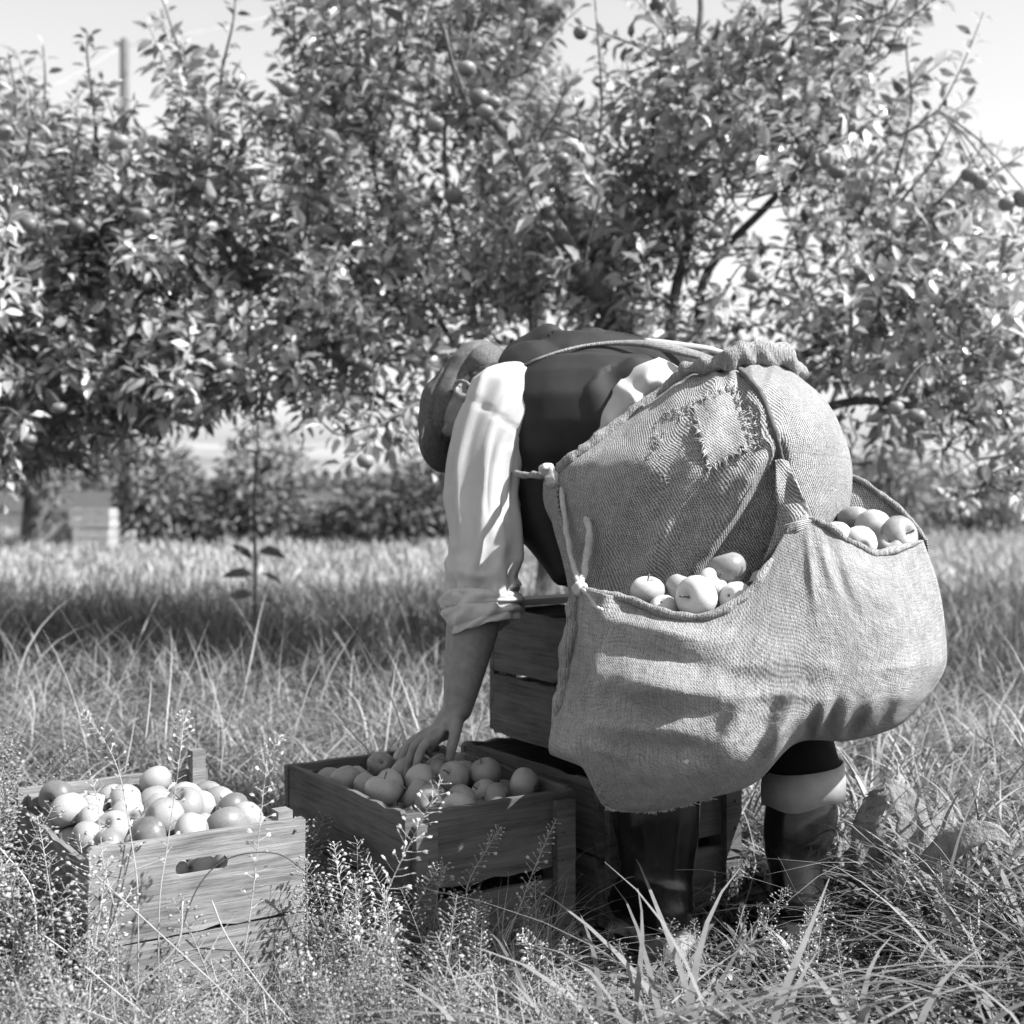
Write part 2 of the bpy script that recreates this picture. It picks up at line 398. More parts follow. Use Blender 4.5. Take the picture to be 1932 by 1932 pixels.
grass('meadow_grass', 'long dry grass standing behind the crates under the trees', [
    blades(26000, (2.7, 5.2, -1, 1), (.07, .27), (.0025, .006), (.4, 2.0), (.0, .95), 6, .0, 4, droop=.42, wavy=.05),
    blades(26000, (4.8, 9.5, -1, 1), (.10, .28), (.005, .010), (.2, 1.1), (.0, .42), 3, .0, 5, droop=.4),  # blade tones lowered to paint in the trees' shadow band
    blades(26000, (9, 20, -1, 1), (.08, .18), (.010, .02), (.1, .8), (.7, 1.), 2, .0, 6),  # blade tones raised to stand for the sunlit strip beyond the shadow
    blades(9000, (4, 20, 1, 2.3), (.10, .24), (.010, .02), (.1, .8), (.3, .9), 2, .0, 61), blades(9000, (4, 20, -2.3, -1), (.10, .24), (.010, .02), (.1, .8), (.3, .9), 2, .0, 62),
    blades(700, (2.8, 9, -1, 1), (.3, .55), (.003, .005), (.2, .8), (.5, 1.), 6, .0, 7, droop=.3, wavy=.02),
])
#TREES
# ================================================================== trees
def leaf_templates():
    """an apple leaf: folded along its midrib, tip drooping; along +X, up +Z"""
    out = []
    for dr, fold in ((.10, .30), (.22, .45), (.30, .2)):
        st = [(.0, .0), (.14, .03), (.40, .26), (.70, .22), (1.0, .0)]
        V = []; 
        for s, hw in st:
            z = -dr * s * s * 1.2 + .04 * s
            V += [(s, -hw, z + hw * fold), (s, 0, z), (s, hw, z + hw * fold)]
        Fq = []
        for i in range(len(st) - 1):
            a = i * 3
            Fq += [(a, a + 3, a + 4, a + 1), (a + 1, a + 4, a + 5, a + 2)]
        out.append((np.array(V, np.float32), np.array(Fq)))
    return out
LEAF = leaf_templates()

def orient(D, up, rg):
    """rotation matrices (n,3,3) whose columns are leaf direction, side, normal"""
    D = D / np.linalg.norm(D, axis=1, keepdims=True)
    S = np.cross(up, D); S /= np.linalg.norm(S, axis=1, keepdims=True) + 1e-9
    U = np.cross(D, S)
    return np.stack([D, S, U], -1)

def leaf_mesh(name, pos, D, size, tone, seed):
    rg = np.random.default_rng(seed); n = len(pos)
    up = np.tile([0, 0, 1.0], (n, 1)) + rg.normal(0, .55, (n, 3))
    Rm = orient(D, up, rg); which = rg.integers(0, 3, n)
    Vs, Fs, Ts, o = [], [], [], 0
    for k, (LV, LF) in enumerate(LEAF):
        m = which == k; c = m.sum()
        if c == 0: continue
        sc = size[m][:, None, None] * (LV[None] * np.array([1, .74, 1]))
        V = np.einsum('nij,nvj->nvi', Rm[m], sc) + pos[m][:, None, :]
        Fs.append((np.arange(c)[:, None, None] * len(LV) + LF[None]).reshape(-1, 4) + o); Vs.append(V.reshape(-1, 3)); Ts.append(np.repeat(tone[m], len(LV))); o += c * len(LV)
    return np_mesh(name, np.concatenate(Vs), np.concatenate(Fs), np.concatenate(Ts))

LEAF_ONE = []
for k, (LV, LF) in enumerate(LEAF):
    LEAF_ONE.append(np_mesh('leaf', LV * [1, .74, 1], LF, np.full(len(LV), .55 + .2 * k)))

def in_blobs(n, blobs, rg):
    vol = np.array([b[1][0] * b[1][1] * b[1][2] for b in blobs]) ** .8; vol /= vol.sum()
    k = rg.choice(len(blobs), n, p=vol)
    d = rg.normal(size=(n, 3)); d /= np.linalg.norm(d, axis=1, keepdims=True)
    r = rg.random(n) ** (1 / 2.4)
    C = np.array([b[0] for b in blobs]); Rr = np.array([b[1] for b in blobs])
    return C[k] + d * r[:, None] * Rr[k], C[k]

def blob_px(u, v, d, ru, rv, rd): return (at(u, v, d), (ru * d / F, rd, rv * d / F))

def make_tree(name, label, base, limbs, blobs, nshoot, seed, trunk_r=.09, leaf=(.068, .112), tone=(.1, .95), extra=(), singles=90, group=None, shoot_len=(.16, .42), cat='tree', matl='leaf', dens=1.0):
    rg = np.random.default_rng(seed)
    root = empty(name, (base[0], base[1], 0)); B = np.array([base[0], base[1], 0.])
    tag(root, label, cat, group)
    nodes = []; rads = []
    # trunk
    fork = np.array(limbs[0][0]); 
    tp = catmull([B + [0, 0, -.1], B + (fork - B) * [.3, .3, .5] + [.03, 0, 0], fork], 6)
    tb = MB().tube(tp - B, np.linspace(trunk_r * 1.25, trunk_r * .85, len(tp)), 10)
    tb.build('trunk', M['bark'], root)
    for li, L in enumerate(limbs):
        pts = catmull(np.array(L), 8); r0, r1 = trunk_r * (.66 if li == 0 else .36), trunk_r * .09
        pts = pts + np.stack([vnoise(pts, 3, seed), vnoise(pts, 3, seed + 1), vnoise(pts, 3, seed + 2)], 1) * .035
        rr = np.linspace(r0, r1, len(pts))
        MB().tube(pts - B, rr, 8).build('limb', M['bark'], root)
        nodes += list(pts[4:]); rads += list(rr[4:])
    # shoots
    Pb, Cb = in_blobs(nshoot, blobs, rg)
    Pb = Pb[Pb[:, 2] > .45]
    if singles: Pb = Pb[(vnoise(Pb, 2.4, seed) + .5 * vnoise(Pb, 5.5, seed + 4)) > -.12 + .25 * rg.normal(size=len(Pb))]
    cen = np.mean([b[0] for b in blobs], 0)
    order = np.argsort(np.linalg.norm(Pb - np.array(nodes)[:, None].mean(0), axis=1))
    Pb = Pb[order]
    NA = np.array(nodes); tw = MB(); LP, LD, LS, LT = [], [], [], []
    extra_paths = [np.asarray(e[0]) for e in extra]
    paths = []
    for p in Pb:
        dd = np.linalg.norm(NA - p, axis=1) + .25 * np.maximum(0, NA[:, 2] - p[2]); j = int(np.argmin(dd)); q = NA[j]
        if np.linalg.norm(q - p) > .06 and np.linalg.norm(q - p) < 1.6:
            mid = (p + q) / 2 + rg.normal(0, .04, 3) + np.array([0, 0, -.04])
            br = catmull([q, mid, p], 3); L_ = np.linalg.norm(q - p)
            tw.tube(br - B, np.linspace(.004 + .006 * L_, .0035, len(br)), 4, False)
            NA = np.concatenate([NA, br[1:]])
        out = p - cen; out[2] *= .5; out /= np.linalg.norm(out) + 1e-6
        dr = np.array([0, 0, .55]) + out * .6 + rg.normal(0, .45, 3); dr /= np.linalg.norm(dr)
        ln = rg.uniform(*shoot_len); bendv = rg.normal(0, .25, 3) + [0, 0, .25]
        t = np.linspace(0, 1, 5)[:, None]
        paths.append((p + dr * ln * t + bendv * ln * t * t * .5, rg.uniform(*leaf), int(round(ln * 50 * dens)) + 4))
    for e in extra: paths.append((catmull(np.asarray(e[0]), 4), e[1], e[2]))
    for pth, lf, nl in paths:
        tw.tube(pth - B, np.linspace(.0045, .0018, len(pth)) * (1.6 if len(pth) > 5 else 1), 4, False)
        ph = rg.random() * 6.28; seglen = len(pth) - 1
        for i in range(nl):
            s = (.08 + .92 * (i + rg.random() * .5) / nl) * seglen * .999; a = int(s); f = s - a
            pt = pth[a] * (1 - f) + pth[a + 1] * f; ax = pth[a + 1] - pth[a]; ax /= np.linalg.norm(ax) + 1e-9
            ph += 2.4; e1 = np.cross(ax, [.3, .2, 1]); e1 /= np.linalg.norm(e1) + 1e-9; e2 = np.cross(ax, e1)
            sp = .55 if i > nl - 3 else 1.15
            d = ax * .55 + (cos(ph) * e1 + sin(ph) * e2) * sp + np.array([0, 0, -.18]) + rg.normal(0, .2, 3)
            d /= np.linalg.norm(d)
            LP.append(pt + d * .008); LD.append(d); LS.append(lf * rg.uniform(.7, 1.15) * (.65 if i > nl - 2 else 1)); LT.append(rg.random())
    tw.build('twigs', M['bark'], root)['kind'] = 'stuff'
    LP, LD, LS, LT = map(np.array, (LP, LD, LS, LT)); tn = tone[0] + (tone[1] - tone[0]) * LT
    near_ = np.argsort(LP[:, 1] + .3 * np.abs(LP[:, 0] / LP[:, 1]) / .37 * 0)[:singles] if singles else np.array([], int)
    keep = np.ones(len(LP), bool); keep[near_] = False
    cr = link('crown', leaf_mesh('crown', (LP - B)[keep], LD[keep], LS[keep], tn[keep], seed), M[matl], root); cr['kind'] = 'stuff'
    for q in near_:
        o = bpy.data.objects.new('leaf', LEAF_ONE[q % 3]); col.objects.link(o); o.parent = root
        if not LEAF_ONE[q % 3].materials: LEAF_ONE[q % 3].materials.append(M[matl])
        Rm = orient(LD[q:q + 1], np.array([[0, 0, 1.]]) + rg.normal(0, .4, (1, 3)), rg)[0]
        o.matrix_local = Matrix.Translation(Vector(LP[q] - B)) @ Matrix(Rm.tolist()).to_4x4() @ Matrix.Scale(float(LS[q]), 4)
    return root, NA

def px(*pts): return [at(*p) for p in pts]
G_T = 'apple trees of the orchard'
# right-hand tree, behind the picker
treeA, nodesA = make_tree('apple_tree', 'leafy apple tree directly behind the bending picker, one thick bare limb slanting up through it', (.78, 6.35),
    [px((1265, 830, 6.3), (1215, 690, 6.1), (1105, 515, 5.7), (1035, 400, 5.45), (965, 275, 5.4), (870, 150, 5.6), (830, 40, 5.8)),
     px((1265, 830, 6.3), (1310, 640, 6.6), (1330, 520, 6.6), (1440, 400, 6.5), (1560, 270, 6.4), (1600, 120, 6.3), (1630, -60, 6.3)),
     px((1265, 830, 6.3), (1260, 620, 6.2), (1300, 420, 6.0), (1290, 250, 5.9), (1310, 20, 5.9), (1310, -120, 5.9)),
     px((1265, 830, 6.3), (1450, 700, 6.5), (1620, 620, 6.4), (1780, 560, 6.3), (1900, 480, 6.2)),
     px((1265, 830, 6.3), (1480, 800, 6.2), (1640, 750, 6.0), (1800, 780, 5.8), (1900, 820, 5.7)),
     px((1265, 830, 6.3), (1160, 720, 6.7), (1080, 560, 7.0), (1000, 420, 7.2))],
    [blob_px(1500, 330, 6.0, 250, 330, 1.0), blob_px(1560, 150, 6.0, 170, 230, .8), blob_px(1290, 270, 6.0, 130, 260, .7), blob_px(1200, 480, 5.9, 230, 230, .9), blob_px(1720, 470, 6.0, 150, 190, .8), blob_px(1820, 560, 6.0, 150, 160, .8),
     blob_px(1420, 620, 6.3, 330, 190, .9), blob_px(1780, 790, 5.6, 150, 110, .6), blob_px(1090, 600, 6.3, 170, 160, .8), blob_px(1880, 880, 5.6, 90, 80, .5), blob_px(1720, 640, 5.8, 200, 170, .8), blob_px(1880, 700, 5.8, 120, 170, .7), blob_px(1700, 780, 5.5, 130, 90, .5), blob_px(1840, 430, 5.8, 120, 110, .6), blob_px(1450, -170, 6.0, 260, 150, 1.0)],
    1200, 21, .085, extra=[
        (px((1120, 330, 5.3), (1135, 210, 5.25), (1130, 100, 5.2), (1120, -30, 5.2)), .05, 3),
        (px((1230, 330, 5.6), (1235, 200, 5.6), (1250, 90, 5.6), (1245, -10, 5.6)), .085, 26),
        (px((1365, 270, 5.6), (1360, 150, 5.6), (1370, 40, 5.6)), .08, 16),
        (px((1690, 330, 5.7), (1720, 200, 5.6), (1710, 90, 5.6), (1730, 10, 5.6)), .085, 26),
        (px((1700, 380, 5.7), (1770, 290, 5.6), (1810, 200, 5.6)), .085, 20),
        (px((1700, 450, 5.7), (1790, 360, 5.6), (1860, 270, 5.6)), .085, 20),
        (px((1800, 400, 5.7), (1860, 340, 5.6), (1930, 290, 5.6)), .085, 18),
        (px((1090, 300, 5.4), (1095, 240, 5.35), (1080, 180, 5.3)), .075, 12),
        (px((1020, 260, 5.4), (1050, 210, 5.35), (1070, 150, 5.3)), .075, 12)], group=G_T)
# middle tree, trunk seen far behind the arm
treeB, nodesB = make_tree('apple_tree', 'broad apple tree filling the picture above the picker\'s cap, its thin trunk behind his sleeve', (.2, 8.9),
    [px((1023, 930, 8.6), (900, 760, 7.6), (780, 600, 6.9), (640, 430, 6.5), (590, 380, 6.3), (520, 240, 6.2)),
     px((1023, 930, 8.6), (930, 700, 7.8), (860, 450, 7.2), (840, 250, 6.8), (880, 60, 6.6), (900, -80, 6.6)),
     px((1023, 930, 8.6), (860, 800, 7.2), (720, 760, 6.2), (600, 720, 5.8), (460, 690, 5.7)),
     px((1023, 930, 8.6), (880, 680, 7.4), (740, 420, 6.8), (700, 220, 6.5), (650, 40, 6.4)),
     px((1023, 930, 8.6), (1010, 700, 8.3), (1020, 450, 8.0), (990, 250, 7.8))],
    [blob_px(740, 260, 6.6, 200, 270, 1.0), blob_px(880, 160, 6.5, 160, 230, .9), blob_px(560, 460, 6.4, 260, 190, 1.0), blob_px(820, 520, 6.6, 240, 200, 1.0), blob_px(650, 620, 6.1, 200, 130, .8),
     blob_px(780, 730, 5.7, 120, 90, .5), blob_px(480, 330, 6.5, 180, 130, .8), blob_px(640, 90, 6.5, 80, 160, .6), blob_px(520, 720, 5.9, 200, 60, .5), blob_px(990, 400, 7.4, 120, 260, .8), blob_px(400, 760, 5.8, 170, 55, .5), blob_px(640, 790, 5.6, 170, 45, .5), blob_px(800, -170, 6.4, 220, 150, 1.0)],
    1050, 22, .06, extra=[
        (px((345, 280, 6.0), (350, 150, 5.9), (320, 40, 5.9), (300, -20, 5.9)), .075, 9),
        (px((405, 260, 6.0), (420, 130, 5.9), (440, 40, 5.9), (445, -30, 5.9)), .085, 20),
        (px((600, 250, 6.0), (590, 120, 5.9), (610, 0, 5.9)), .085, 20),
        (px((840, 60, 5.3), (855, 120, 5.3), (880, 190, 5.3)), .07, 6),
        (px((700, 800, 5.3), (640, 820, 5.2), (600, 790, 5.2)), .085, 14),
        (px((790, 760, 5.2), (720, 800, 5.0), (680, 850, 4.95)), .085, 16),
        (px((820, 900, 5.2), (800, 850, 5.1), (760, 800, 5.0)), .085, 16)], group=G_T)
# left-hand tree, its low boughs almost on the grass
treeC, nodesC = make_tree('apple_tree', 'dense dark apple tree at the left edge with boughs drooping low to the grass', (-3.15, 7.4),
    [px((-130, 900, 7.2), (-20, 700, 6.8), (90, 560, 6.4), (190, 430, 6.1), (260, 330, 6.0)),
     px((-130, 900, 7.2), (0, 820, 6.6), (120, 850, 6.1), (190, 900, 5.9)),
     px((-130, 900, 7.2), (20, 760, 6.7), (200, 700, 6.2), (330, 660, 5.9), (420, 640, 5.8)),
     px((-130, 900, 7.2), (-60, 560, 6.7), (20, 330, 6.4), (60, 200, 6.3)),
     px((-130, 900, 7.2), (30, 600, 6.8), (150, 400, 6.6), (180, 230, 6.4))],
    [blob_px(90, 450, 6.3, 220, 190, 1.0), blob_px(60, 680, 6.2, 230, 190, 1.0), blob_px(260, 560, 6.2, 200, 170, .9), blob_px(50, 810, 6.0, 130, 90, .7), blob_px(230, 730, 6.1, 170, 110, .7), blob_px(300, 380, 6.2, 130, 110, .7), blob_px(20, 300, 6.3, 120, 100, .7)],
    900, 23, .09, extra=[
        (px((185, 300, 5.8), (175, 190, 5.7), (165, 110, 5.7), (165, 60, 5.7)), .085, 24),
        (px((20, 300, 5.9), (30, 190, 5.8), (15, 100, 5.8)), .08, 18),
        (px((80, 260, 6.0), (85, 150, 6.), (80, 75, 6.)), .075, 14),
        (px((240, 330, 5.9), (230, 260, 5.8), (260, 190, 5.8)), .08, 12)], group=G_T, tone=(.05, .8))
# a far tree of the same row and a tall one beyond
def far_tree(name, label, base, blobs, n, seed, tr, leaf, tone=(.1, .8), group=None, cat='tree'):
    fk = np.array([base[0], base[1], min(b[0][2] for b in blobs)])
    return make_tree(name, label, base, [[fk, (fk + b[0]) / 2 + [.1, 0, .1], b[0]] for b in blobs], blobs, n, seed, tr, leaf, tone, (), 0, group, (.3, .7), cat, 'bush', .6)
far_tree('apple_tree', 'distant apple tree beside the stacked boxes, a short dark trunk under hanging leaves', (-5.52, 15.9),
    [blob_px(40, 830, 15.9, 190, 120, 1.5), blob_px(-60, 700, 16, 180, 160, 1.4)], 420, 31, .16, (.12, .18), group=G_T)
far_tree('tall_tree', 'tall feathery tree far behind, its blurred top against the sky', (.42, 26),
    [blob_px(1000, 40, 26, 45, 110, .5), blob_px(985, 210, 26, 60, 120, .6), blob_px(1010, 400, 26, 80, 160, .8), blob_px(1000, -120, 26, 35, 110, .4)], 420, 32, .16, (.16, .26), (.4, .95))
# bushes of the hedge across the field
HEDGE = [((300, 915, 16.5, 80, 85, .8), 'pale round bush of the hedge just beside the distant boxes', (.3, .9)),
         ((400, 975, 16.8, 70, 45, .7), 'low bush of the hedge between the two rounded pale bushes', (.15, .7)),
         ((500, 900, 17.0, 85, 105, .8), 'tall rounded bush of the hedge behind the thin upright sapling', (.3, .9)),
         ((625, 985, 17.2, 70, 32, .7), 'small low bush of the hedge beside the tall rounded bush', (.2, .7)),
         ((730, 965, 16.5, 100, 62, .8), 'dark bush of the hedge close to the picker\'s sleeve', (.0, .4)),
         ((820, 930, 17.0, 70, 80, .7), 'dark bush of the hedge mostly hidden by the picker\'s arm', (.0, .5)),
         ((1660, 900, 18.0, 80, 70, .8), 'pale blurred bush showing beyond the picker\'s hip', (.5, 1.)),
         ((1850, 940, 19.0, 130, 45, .9), 'low pale bush under the right tree at the edge of the field', (.5, 1.))]
for i, (bl, lab, tn) in enumerate(HEDGE):
    b = blob_px(*bl); c = b[0]
    r = empty('hedge_bush', (c[0], c[1], 0)); tag(r, lab, 'bush', 'bushes across the field')
    rg = np.random.default_rng(60 + i); st = MB()
    for k in range(7):
        e = c + rg.normal(0, .45, 3) * b[1]; st.tube(catmull([(rg.normal(0, .1), rg.normal(0, .1), -.05), ((e[0] - c[0]) * .4, (e[1] - c[1]) * .4, e[2] * .5), e - [c[0], c[1], 0]], 4), np.linspace(.025, .006, 9), 5)
    st.build('stems', M['bark'], r)
    q, _ = in_blobs(1500, [b, (c - [0, 0, b[1][2] * .5], (b[1][0] * .9, b[1][1] * .9, c[2] * .6))], rg)
    q[:, 2] = np.maximum(q[:, 2], .08)
    D = (q - c) / np.array(b[1]) + rg.normal(0, .7, q.shape)
    lm = leaf_mesh('foliage', q - [c[0], c[1], 0], D, rg.uniform(.09, .17, len(q)), tn[0] + (tn[1] - tn[0]) * rg.random(len(q)), 80 + i)
    link('foliage', lm, M['bush'], r)['kind'] = 'stuff'
# far hedgerow line on the field
rg = np.random.default_rng(90)
q = np.stack([rg.uniform(-26, 26, 3500), rg.uniform(62, 64, 3500), rg.random(3500) ** 1.2 * 1.4], 1)
q[:, 2] *= .7 + .5 * vnoise(q * [1, 0, 0], .25, 4)
lm = leaf_mesh('hedgerow', q, rg.normal(0, 1, q.shape), rg.uniform(.35, .6, len(q)), rg.random(len(q)) * .8, 91)
tag(link('hedgerow', lm, M['bush']), 'far hedgerow running across the field below the hill', 'hedgerow', kind='stuff')
# thin upright sapling in front of the hedge
B = at(480, 1190, 7.4); B[2] = 0
sap = empty('sapling', (B[0], B[1], 0)); tag(sap, 'thin upright sapling with a few dark drooping leaves in the shaded grass', 'sapling')
st = [np.zeros(3), at(482, 1060, 7.4) - B, at(478, 950, 7.4) - B, at(487, 850, 7.4) - B, at(485, 800, 7.4) - B]
MB().tube(catmull(st, 5), np.linspace(.012, .004, 21), 6).build('stem', M['bark'], sap)
SAPL = []
for q in LEAF_ONE:
    c = q.copy(); c.materials.clear(); c.materials.append(M['bush']); c.attributes['tone'].data.foreach_set('value', np.full(len(c.vertices), .45, np.float32)); SAPL.append(c)
sl = [((482, 1060), (430, 1020), .16), ((482, 1085), (415, 1080), .17), ((484, 1040), (545, 1030), .19), ((486, 1080), (550, 1105), .15), ((480, 1010), (520, 1000), .13), ((482, 960), (450, 930), .1), ((485, 900), (510, 880), .1), ((484, 860), (465, 840), .09), ((486, 830), (500, 800), .09), ((484, 1120), (430, 1125), .15), ((486, 1130), (540, 1140), .14), ((483, 940), (510, 915), .1), ((485, 1000), (455, 985), .11)]
for k, (a_, b_, s_) in enumerate(sl):
    p, q = at(*a_, 7.4), at(*b_, 7.4 - .1 * (k % 3))
    LM = SAPL[k % 3]; o = bpy.data.objects.new('leaf', LM); col.objects.link(o); o.parent = sap
    o.matrix_local = Matrix.Translation(Vector(p - B)) @ Matrix(orient((q - p)[None], np.array([[.2, -.3, 1.]]) + rg.normal(0, .45, (1, 3)), rg)[0].tolist()).to_4x4() @ Matrix.Diagonal((s_ * 1.05, s_ * .95, s_ * 1.3, 1))
#FIXTURES
# ------------------------------------------------------------------ utility pole and wires
d = 30.0; pb = at(235, 0, d)
pole = empty('utility_pole', (pb[0], d, 0)); tag(pole, 'wooden utility pole rising behind the left apple tree', 'pole')
ptop = at(235, 72, d)[2]
MB().tube([(0, 0, -.2), (0, 0, ptop * .5), (0, 0, ptop - .06), (0, 0, ptop)], [.14, .115, .098, .06], 14).build('post', M['pole'], pole)
MB().tube([(-.09, 0, ptop - .14), (-.17, -.02, ptop - .13)], .025, 6).build('bracket', M['nail'], pole)
MB().tube([(-.17, -.02, ptop - .16), (-.17, -.02, ptop - .10), (-.17, -.02, ptop - .04)], [.035, .045, .02], 8).build('insulator', M['lining'], pole)
a = at(230, 88, d)
for nm, e, lab in (('overhead_wire', at(760, -40, 38), 'thin overhead wire rising to the right from the pole top'), ('overhead_wire', at(-60, 225, 27), 'thin overhead wire sloping down to the left from the pole')):
    t = np.linspace(0, 1, 12)[:, None]; pts = a * (1 - t) + e * t; pts[:, 2] -= (np.sin(t * pi) * .15)[:, 0]
    tag(MB().tube(pts, .012, 5).build(nm, M['wire']), lab, 'wire', 'overhead wires')
for lab, v0, v1 in (('thin wire crossing the sky gap beneath the right tree\'s boughs', 672, 636),):
    pts = [at(1500, v0 + 60, 30), at(1820, v0, 30), at(2100, v1 - 30, 30)]
    tag(MB().tube(pts, .012, 5).build('overhead_wire', M['wire']), lab, 'wire', 'overhead wires')
# ------------------------------------------------------------------ distant stacked boxes
def far_box(u0, u1, v0, v1, d, lab, boards=2):
    p0, p1 = at(u0, v1, d), at(u1, v0, d); w = p1[0] - p0[0]; h = p1[2] - p0[2]
    r = empty('fruit_box', ((p0[0] + p1[0]) / 2, d, p0[2]), R.uniform(-.05, .05)); tag(r, lab, 'box', 'far boxes on the meadow')
    bh = h / boards
    for k in range(boards):
        z = bh * (k + .5)
        for sy in (-1, 1): MB().box((0, sy * .17, z), (w, .015, bh * .9)).build('board', M['paint'], r, False)
        for sx in (-1, 1): MB().box((sx * (w / 2 - .01), 0, z), (.02, .322, bh * .9)).build('board', M['paint'], r, False)
    MB().box((0, 0, .01), (w - .045, .32, .012)).build('bottom', M['paint'], r, False)
far_box(146, 214, 996, 1034, 15.6, 'pale slatted box at the bottom of the far two-box stack')
far_box(140, 216, 958, 995.5, 15.6, 'pale slatted box on top of the far two-box stack')
far_box(80, 143, 985, 1034, 15.9, 'greyish low box beside the far two-box stack')
#OBJECTS
# ================================================================== apples
def apple_mesh(name, squash, lop, seed):
    prof = []; n = 20
    for i in range(n + 1):
        x_ = i / n; t = pi * (x_ - .09 * sin(4 * pi * x_) / 2)
        r = sin(t) * (1 + .10 * cos(t)); z = cos(t) * squash
        z -= .34 * math.exp(-(r / .30) ** 2) * (1 if t < pi / 2 else 0)          # stem dimple
        z += .22 * math.exp(-(r / .26) ** 2) * (1 if t > pi / 2 else 0)          # calyx dimple
        prof.append((r, z))
    V = []; m = 18
    for i, (r, z) in enumerate(prof):
        for j in range(m):
            a = 2 * pi * j / m
            k = 1 + .025 * cos(5 * a + seed) * (1 if z < 0 else .4) + lop * cos(a)
            V.append((r * k * cos(a), r * k * sin(a), z + lop * .6 * r * cos(a + 1)))
    Fq = [(i * m + j, (i + 1) * m + j, (i + 1) * m + (j + 1) % m, i * m + (j + 1) % m) for i in range(n) for j in range(m)]
    mb = MB().add(V, Fq); me = mb.mesh(name); me.materials.append(M['apple'])
    bm = bmesh.new(); bm.from_mesh(me); bmesh.ops.remove_doubles(bm, verts=bm.verts, dist=1e-4); bmesh.ops.recalc_face_normals(bm, faces=bm.faces); bm.to_mesh(me); bm.free()
    return me
APPLES = [apple_mesh('apple', .88, .03, 0), apple_mesh('apple', .82, .06, 2), apple_mesh('apple', .95, .02, 4)]
APPLES_DARK = []
for _m in APPLES:
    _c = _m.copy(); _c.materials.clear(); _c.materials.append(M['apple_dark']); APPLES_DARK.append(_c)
def recolour(src, m_):
    out = []
    for q in src:
        c = q.copy(); c.materials.clear(); c.materials.append(m_); out.append(c)
    return out
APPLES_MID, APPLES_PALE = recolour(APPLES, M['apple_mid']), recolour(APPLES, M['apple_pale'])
STEM = MB().tube([(0, 0, .42), (.02, 0, .72), (.09, .02, 1.06)], [.05, .04, .06], 6).mesh('stem'); STEM.materials.append(M['stem'])
CALYX = MB().tube([(0, 0, -.60), (0, 0, -.72)], [.13, .07], 7).mesh('calyx'); CALYX.materials.append(M['stem'])
def apple(p, r, label, group, direction=None, k=None, dark=False):
    k = R.randrange(3) if k is None else k
    o = bpy.data.objects.new('apple', {False: APPLES, True: APPLES_DARK, 'mid': APPLES_MID, 'pale': APPLES_PALE}[dark][k]); col.objects.link(o)
    d = Vector(direction) if direction is not None else Vector((R.gauss(0, 1), R.gauss(0, 1), R.gauss(.3, .8)))
    q = d.to_track_quat('Z', 'Y'); spin = Matrix.Rotation(R.uniform(0, 6.28), 4, 'Z')
    o.matrix_world = Matrix.Translation(Vector(p)) @ q.to_matrix().to_4x4() @ spin @ Matrix.Scale(r, 4)
    tag(o, label, 'apple', group)
    for nm, me in (('stem', STEM), ('calyx', CALYX)):
        c = bpy.data.objects.new(nm, me); col.objects.link(c); c.parent = o
    return o

# ================================================================== crates
def plate(w, h, t, slot=None):
    """upright board w wide (X), h high (Z), t thick, optionally with a rounded hand slot (cx, cz, sw, sh)"""
    bm = bmesh.new()
    cut = .004
    ne = max(2, int(w / .03)); e_ = lambda: -abs(R.gauss(0, .0011)) - (.004 if R.random() < .07 else 0)
    cutA, cutB = cut * R.uniform(.5, 2.2), cut * R.uniform(.5, 2.2)
    loop = [(-w / 2 + cut, 0)] + [(-w / 2 + w * k / ne, -e_()) for k in range(1, ne)] + [(w / 2 - cut, 0), (w / 2, cut), (w / 2 + e_(), h * .5), (w / 2, h - cutA), (w / 2 - cutA, h)] + [(w / 2 - w * k / ne, h + e_()) for k in range(1, ne)] + [(-w / 2 + cutB, h), (-w / 2, h - cutB), (-w / 2 - e_(), h * .5), (-w / 2, cut)]
    vs_ = [bm.verts.new((x, -t / 2, z)) for x, z in loop]
    ed = [bm.edges.new((vs_[i], vs_[(i + 1) % len(vs_)])) for i in range(len(vs_))]
    if slot:
        cx, cz, sw, sh = slot; pts = []
        for s, a0 in ((1, -pi / 2), (-1, pi / 2)):
            for k in range(7):
                a = a0 + pi * k / 6; pts.append((cx + s * (sw / 2 - sh / 2) + sh / 2 * cos(a), cz + sh / 2 * sin(a)))
        hv = [bm.verts.new((x, -t / 2, z)) for x, z in pts]
        ed += [bm.edges.new((hv[i], hv[(i + 1) % len(hv)])) for i in range(len(hv))]
    bmesh.ops.triangle_fill(bm, edges=ed, use_beauty=True)
    ret = bmesh.ops.extrude_face_region(bm, geom=list(bm.faces))
    for e in ret['geom']:
        if isinstance(e, bmesh.types.BMVert): e.co.y += t
    bmesh.ops.recalc_face_normals(bm, faces=bm.faces)
    me = bpy.data.meshes.new('board'); bm.to_mesh(me); bm.free(); return me

def board(name, me, mat, parent, loc, rz=0, tilt=0):
    o = link(name, me, mat, parent); o.location = loc; o.rotation_euler = (tilt, 0, rz); return o

